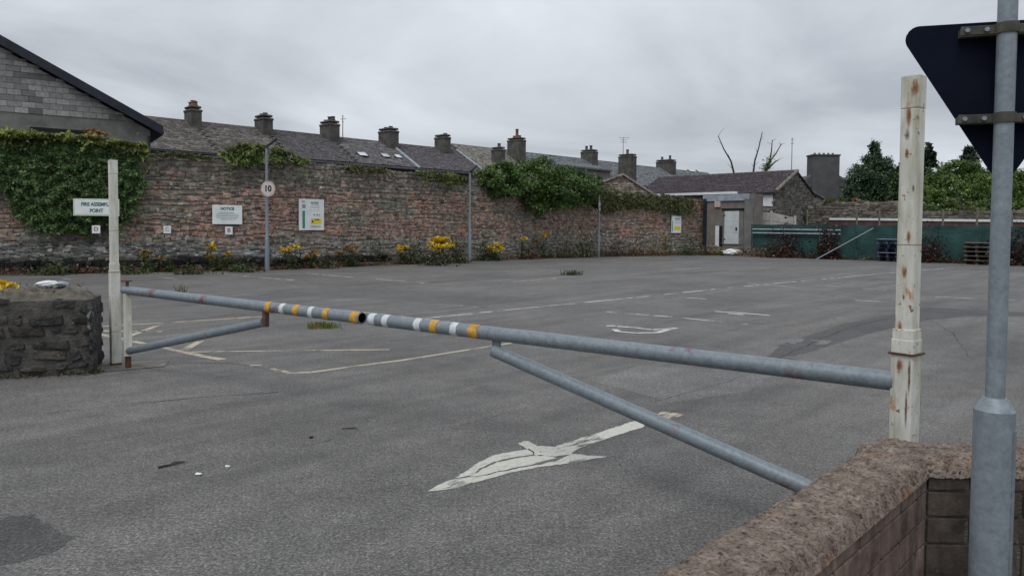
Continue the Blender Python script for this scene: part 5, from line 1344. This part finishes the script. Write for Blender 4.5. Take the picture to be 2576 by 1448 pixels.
M['red_rust'] = simple('red_rust', (.06, .03, .032), (.13, .06, .06), 14)
k0 = bp(668, .79); MB().cbox(k0, (.045, .05, .16), (bd, Vector((-bd.y, bd.x, 0)), E3), .004).build('strut_bracket', 'red_rust', th)
M['galv_dark'] = galv('galvanised_dark', .7)
# right half
ra, rb_ = bp(933), bp(2247)
th = thing('barrier_leaf', Vector((rb_.x, rb_.y, 0)), 'right half of the striped pipe barrier with long sloping strut', 'barrier', 'two halves of the pipe barrier')
mb = MB(); mb.tube(ra, rb_, r, None, 36, True, True); bar = mb.build('bar', 'galv_bar', th)
for px, wd, m in ((943, .07, 'tape_w'), (977, .065, 'tape_w'), (1058, .065, 'tape_w'), (1098, .07, 'tape_y'), (1149, .065, 'tape_w'), (1198, .085, 'tape_y')): stripe(px, wd, m)
s0 = bp(1243, .775); s1 = bp(2262, .165)
MB().tube(s0, s1, .046, None, 28).build('strut', 'galv_bar', th)
MB().cbox(s0+E3*.03+bd*.02, (.07, .02, .12), (bd, Vector((-bd.y, bd.x, 0)), E3), .004).build('strut_bracket', 'galv_dark', th)
hp = B+Vector((.078, .02, 0)); MB().tube((hp.x, hp.y, 0), (hp.x, hp.y, .86), .009, None, 10).build('hinge_pin', 'rust', th)
# ------------------------------------------------------------------ dark rubble pier on the left
p0, p1 = P(-420, 945, 7.35), P(236, 940, 8.15)
p0.z = p1.z = 0
PP = Path([p0, p1]); pier = thing('rubble_pier', PP.at(PP.L*.85)[0], 'low dark rubble stone wall end with mossy top at the left', 'low wall')
T = (p1-p0).normalized(); Nn = Vector((T.y, -T.x, 0))
if Nn.y > 0: Nn = -Nn
TH = .62
def ptop(s): return .87+.08*mnoise.noise(Vector((s*2, 1, 0)))
q = [p0+Nn*.004, p1-T*.012+Nn*.004, p1-T*.012-Nn*TH, p0-Nn*TH]
mb = MB(); mb.hexa([v+E3*-.05 for v in q]+[v+E3*.82 for v in q]); mb.build('mortar', 'pier_mortar', pier)
def pcol(s, z):
    c = (.072, .071, .070) if rnd.random() < .7 else (.080, .074, .064)
    k = rnd.uniform(.6, 1.35); return tuple(x*k for x in c)
rubble(pier, PP, PP.L-4.6, PP.L-.012, .02, ptop, pcol, .26, .145, .026, 'pier_stone', 300, .008, wob=.14, jit=.5, fn_=rough_stone)
rubble(pier, Path([p1, p1-Nn*TH]), 0, TH, .02, lambda s: .86, pcol, .30, .165, .006, 'pier_stone', 60, .012, wob=.0, jit=.12, fn_=rough_stone)
mb = MB(); nx, ny = 230, 26; vs = []
for j in range(ny+1):
    for i in range(nx+1):
        s = PP.L-4.6+4.57*i/nx; t = j/ny; b = PP.at(s)[0]-Nn*(TH*t*1.0+.0)
        ed = min(1, (1-i/nx)*12)
        z = .80+.135*max(0, math.sin(math.pi*t))**.55*min(1, ed*1.3)**.5+.035*mnoise.noise(Vector((s*4, t*3, 2)))+.03*mnoise.noise(Vector((s*13, t*9, 2)))+.018*mnoise.noise(Vector((s*33, t*22, 5)))
        vs.append((b.x, b.y, z))
mb.add(vs, [(j*(nx+1)+i, j*(nx+1)+i+1, (j+1)*(nx+1)+i+1, (j+1)*(nx+1)+i) for j in range(ny) for i in range(nx)], None, True)
M['pier_top'] = simple('mossy_mortar', (.08, .072, .056), (.20, .18, .15), 11, 1, 0, .9, .03); mb.build('mortar_cap', 'pier_top', pier)
pos = []
for _ in range(500):
    s = rnd.uniform(PP.L-4.5, PP.L-.1); b = PP.at(s)[0]-Nn*rnd.uniform(.03, .55); pos.append((b.x, b.y, .90+rnd.random()*.07))
pos = np.array(pos); leaves('moss', pos, .03, greens(len(pos), (.09, .08, .055), (.2, .18, .13), .1), pier, .6, kind='stuff')
sk = G(20, 962); pos = []
for _ in range(900):
    s = rnd.uniform(PP.L-4.5, PP.L+.1); b = PP.at(s)[0]+Nn*abs(rnd.gauss(.02, .06)); pos.append((b.x, b.y, .015+abs(rnd.gauss(0, .02))))
pos = np.array(pos); leaves('leaf_litter', pos, .03, greens(len(pos), (.05, .04, .025), (.12, .10, .06), .15, (.05, .07, .02)), None, .8, kind='stuff')
tuft(222, 937, .10, .18, 'small green grass tuft at the foot of the rubble pier corner', 70)
c = PP.at(PP.L-.45)[0]-Nn*.33; 
lt = thing('plastic_bag', c+E3*.93, 'crumpled white plastic bag with a pale blue end lying on the rubble pier', 'litter')
def crumple(ctr, r_, seed):
    bm = bmesh.new(); bmesh.ops.create_icosphere(bm, subdivisions=3, radius=1); vs = []
    for v in bm.verts:
        k_ = 1+.30*mnoise.noise(v.co*1.9+Vector((seed, 0, 0)))+.16*mnoise.noise(v.co*5+Vector((0, seed, 0)))
        vs.append(ctr+T*(v.co.x*r_[0]*k_)+Nn*(v.co.y*r_[1]*k_)+E3*((v.co.z*k_+.6)*r_[2]))
    bm.verts.index_update(); mb = MB().add(vs, [[v.index for v in f.verts] for f in bm.faces]); bm.free(); return mb
crumple(c+E3*.955-T*.05, (.13, .10, .038), 3).build('body', 'white', lt)
crumple(c+E3*.957+T*.09, (.065, .08, .032), 8).build('end', 'bluewhite', lt)
# ------------------------------------------------------------------ block wall in the right foreground
K1 = Vector((1.745, 3.06, 0)); D1 = Vector((-.69, -.724, 0)).normalized()      # inner corner and run towards the camera
N1 = Vector((-D1.y, D1.x, 0))                                                    # inner face normal (towards the pole)
if N1.x < 0: N1 = -N1
T1w = .265; L1 = 2.6; ZC = .655
W2d = Vector((1, -.02, 0)).normalized(); W2n = Vector((-W2d.y, W2d.x, 0))
if W2n.y > 0: W2n = -W2n
bwl = thing('block_wall', K1, 'rough coped concrete block wall turning a corner in the right foreground', 'wall')
mb = MB()
q = [K1-N1*.012, K1+D1*L1-N1*.012, K1+D1*L1-N1*(T1w-.012), K1-N1*(T1w-.012)]; mb.hexa([v+E3*-.02 for v in q]+[v+E3*(ZC-.01) for v in q])
q = [K1-W2d*.15-W2n*.012, K1+W2d*1.6-W2n*.012, K1+W2d*1.6-W2n*.27, K1-W2d*.15-W2n*.27]; mb.hexa([v+E3*-.02 for v in q]+[v+E3*(ZC-.011) for v in q])
mb.build('mortar', 'pier_mortar', bwl)
def bcourse(o, d, n, L, z0, h, ph, tone, gap=.010):
    s = -ph
    while s < L:
        a, b = max(s, 0.002), min(s+.44, L)
        if b-a > .05:
            g = rnd.uniform(.8, 1.2); c = o+d*((a+b)/2)-n*.05+E3*(z0+h/2)
            MB().cbox(c, (b-a-gap, .10+rnd.uniform(-.003, .003), h-gap-.001), (d, n, E3), .006, tuple(x*g for x in tone), 2, .0015).build('concrete_block', 'nearblock', bwl)
        s += .45
tone = (.165, .122, .103); tone_shaded = (.088, .070, .058)  # second leg gets darker blocks, its weaker light put into the colour
zs = [(0.0, .11), (.11, .225), (.335, .1125), (.4475, .1125), (.56, .095)]
for i, (z0, h) in enumerate(zs):
    bcourse(K1, D1, N1, L1, z0, h, .22*(i % 2)+.1, tone, .0055); bcourse(K1+W2d*.0, W2d, W2n, 1.6, z0, h, .22*((i+1) % 2)+.05, tone_shaded)
    bcourse(K1-N1*T1w+D1*0, D1, -N1, L1, z0, h, .22*(i % 2)+.1, tone)
def coping(o, d, n, L, th, z0, hgt, over, s0=0.0, miter=None):
    nx, ny = int(L/.008), 44; vs = []; mb = MB()
    for j in range(ny+1):
        t = j/ny
        for i in range(nx+1):
            s = s0+(L-s0)*i/nx
            u = t*2-1; prof_ = (1-abs(u)**7)
            across = over-(th+2*over)*t
            z = z0+hgt*prof_
            p = o+d*s+n*across
            nz = .006*mnoise.noise(Vector((p.x*8, p.y*8, z*8)))+.008*mnoise.noise(Vector((p.x*26, p.y*34, 1)))+.009*mnoise.noise(Vector((p.x*62, p.y*80, 4)))
            nz -= .012*max(0, mnoise.noise(Vector((p.x*38, p.y*60, 11)))-.25)*2
            crk = min(abs(s-c_) for c_ in CR_) if CR_ else 9
            if crk < .012 and prof_ > .2: nz -= .016*(1-crk/.012)
            if s-s0 < .05 or L-s < .03: z -= .10*max(0, 1-min((s-s0)/.05, (L-s)/.03))**2
            z += nz; p = p+n*(nz*(u < -.5)-nz*(u > .5))
            vs.append((p.x, p.y, z))
    mb.add(vs, [(j*(nx+1)+i, j*(nx+1)+i+1, (j+1)*(nx+1)+i+1, (j+1)*(nx+1)+i) for j in range(ny) for i in range(nx)], None, True)
    mb.build('coping', 'coping', bwl)
CR_ = [.62, 1.05, 1.55, 2.0]
coping(K1, D1, N1, L1, T1w, ZC-.035, .076, .012, -.27)
CR_ = [.5, 1.1]
coping(K1, W2d, W2n, 1.6, .28, ZC-.035, .0745, .012, -.20)
# ------------------------------------------------------------------ sign pole and triangular sign
YP = 2.50
pt, pbm = P(2535, 0, YP), P(2487, 1448, YP); ax0 = (pt-pbm).normalized()
base = pbm-ax0*(pbm.z/ax0.z); top = pt+ax0*.5
zc = P(2505, 1030, YP).z; k = lambda z: base+ax0*((z-base.z)/ax0.z)
sp = thing('sign_pole', base, 'galvanised steel sign pole with wide base column in the right foreground', 'post')
zc2 = P(2508, 998, YP).z
mb = MB(); mb.tube(k(zc2-.03), top, .0295, None, 32); mb.build('pole', 'galv', sp)
mb = MB(); mb.tube(k(0), k(zc), .062, None, 32, True, False); mb.tube(k(zc), k(zc2), .062, .035, 32, False, True); col_ = mb.build('base_column', 'galv', sp)
M['galv_door'] = galv('galvanised_door', .9)
dd = MB(); ang0, ang1 = math.radians(-62), math.radians(8); z0, z1 = .40, zc-.06; ring = []
for z_ in (z0, z1):
    for i in range(11):
        a = ang0+(ang1-ang0)*i/10; ring.append(k(z_)+Vector((math.cos(a), math.sin(a), 0))*.0648)
dd.add(ring, [(i, i+1, 11+i+1, 11+i) for i in range(10)], None, True)
inn = [v-Vector((math.cos(ang0+(ang1-ang0)*(i % 11)/10), math.sin(ang0+(ang1-ang0)*(i % 11)/10), 0))*.006 for i, v in enumerate(ring)]
dd.add([ring[0], ring[11], inn[11], inn[0]], [(0, 1, 2, 3)]); dd.add([ring[10], ring[21], inn[21], inn[10]], [(3, 2, 1, 0)])
dd.add([ring[i] for i in range(11)]+[inn[i] for i in range(11)], [(i, 11+i, 12+i, i+1) for i in range(10)]); dd.add([ring[11+i] for i in range(11)]+[inn[11+i] for i in range(11)], [(i, i+1, 12+i, 11+i) for i in range(10)])
dd.build('access_door', 'galv_door', col_)
yaw = math.radians(-16); rt_ = Vector((math.cos(yaw), math.sin(yaw), 0)); bn = Vector((math.sin(yaw), -math.cos(yaw), 0))   # right and towards the camera
c0_ = k(P(2530, 250, YP).z)-bn*.062
trs = thing('triangle_sign', c0_-E3*.3, 'dark back of a downward pointing triangular road sign on the pole', 'road sign')
def tp_(px, py): return onplane(px, py, c0_, bn)
tip, lc = tp_(2519, 478), tp_(2250, 71)
upv = E3; side = (tip-lc).length; hh = side*math.sqrt(3)/2
lcx = (lc-tip).dot(rt_); rc = tip-rt_*lcx; rc.z = lc.z+.0
cor = [lc, tip, rc]
def rounded(pts, r_, seg=9):
    outp = []
    for i in range(3):
        a, b, c_ = pts[i-1], pts[i], pts[(i+1) % 3]; u, v = (a-b).normalized(), (c_-b).normalized()
        h_ = math.acos(u.dot(v))/2; L_ = r_/math.tan(h_); cen = b+(u+v).normalized()*(r_/math.sin(h_))
        s_, e_ = b+u*L_-cen, b+v*L_-cen
        for kk in range(seg+1):
            w_ = s_.lerp(e_, kk/seg).normalized()*r_; outp.append(cen+w_)
    return outp
def plate(pts, d0, d1, nm, m, par):
    n = len(pts); mb = MB(); mb.add([p+bn*d0 for p in pts]+[p+bn*d1 for p in pts], [tuple(range(n)), tuple(range(2*n-1, n-1, -1))]+[(i, n+i, n+(i+1) % n, (i+1) % n) for i in range(n)])
    return mb.build(nm, m, par)
rp_ = rounded(cor, .045)
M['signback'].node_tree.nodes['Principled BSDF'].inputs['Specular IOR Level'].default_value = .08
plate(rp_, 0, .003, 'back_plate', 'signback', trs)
cen = (cor[0]+cor[1]+cor[2])/3
M['red'] = simple('sign_red', (.35, .02, .02), (.42, .03, .03), 6, .5, 0, 0)
plate([cen+(p-cen)*.975 for p in rp_], -.0035, -.0005, 'red_border', 'red', trs)
plate([cen+(p-cen)*.66 for p in rp_], -.006, -.004, 'white_face', 'signwhite', trs)
M['clamp'] = simple('grimy_clamp', (.035, .034, .026), (.11, .105, .088), 14, .8, .1)
for py in (72, 297):
    pc = k(P(2530, py, YP).z); cl = thing('sign_clamp', pc, ('upper' if py < 100 else 'lower')+' grimy clamp band holding the triangular sign to the pole', 'bracket', 'clamps on the sign pole')
    mb = MB(); n_ = 20; zz = .017
    for i in range(n_):                                 # half band round the camera side of the pole
        a0_, a1_ = math.pi*i/n_, math.pi*(i+1)/n_
        f = lambda a, r_: pc+rt_*(math.cos(a)*r_)+bn*(math.sin(a)*r_)
        q = [f(a0_, .030), f(a1_, .030), f(a1_, .035), f(a0_, .035)]; mb.hexa([v-E3*zz for v in q]+[v+E3*zz for v in q])
    mb.build('band', 'clamp', cl)
    for sg in (-1, 1):
        lug = MB().cbox(pc+rt_*(sg*.084)+bn*(-.006), (.104, .008, .030), (rt_, bn, E3), .002).build('lug', 'clamp', cl)
        for ox in (.060, .118):
            MB().tube(pc+rt_*(sg*ox)+bn*(-.004), pc+rt_*(sg*ox)+bn*.008, .008, None, 6).build('bolt', 'galv', lug)
    mb = MB().box(pc-bn*.046, (.26, .028, .026), (rt_, bn, E3)); mb.build('rail', 'clamp', cl)
# grass under the pole
tuft(2560, 1470, .25, .25, 'dark grass at the foot of the sign pole inside the block wall', 60)
# ------------------------------------------------------------------ litter on the road
def stick(pts, r_, label, m='twig'):
    q = [G(*p) for p in pts]
    mb = MB(); mb.path([v+E3*(r_+.002) for v in q], [r_*(1-.6*i/len(q)) for i in range(len(q))], 6)
    for _ in range(3):
        a = q[0].lerp(q[-1], rnd.uniform(.2, .6)); e = q[-1]+Vector((rnd.uniform(-.05, .05), rnd.uniform(-.05, .05), 0)); mb.path([a+E3*r_, a.lerp(e, .5)+E3*(r_+.012), e+E3*.004], [r_*.5, r_*.4, r_*.2], 5)
    mb.build('stick', m, None, label=label, cat='stick')
stick([(398, 1178), (430, 1171), (465, 1164)], .008, 'short dark stick lying on the tarmac in the left foreground')
stick([(860, 1079), (898, 1077)], .004, 'thin dark twig on the tarmac below the barrier joint')
for i, (px, py, s_, lab) in enumerate([(500, 1194, .025, 'white paper scrap on the tarmac right of the short stick'), (573, 1174, .02, 'second smaller white scrap on the tarmac farther right of the stick'), (783, 1101, .022, 'dark pebble on the tarmac left of the thin twig')]):
    p = G(px, py); mb = MB(); mb.cbox(p+E3*.008, (s_*1.6, s_, .012), None, .004, (.5, .5, .5), 1, .004); mb.build('paper_scrap' if i < 2 else 'pebble', 'white' if i < 2 else 'black', None, label=lab, cat='litter' if i < 2 else 'pebble')
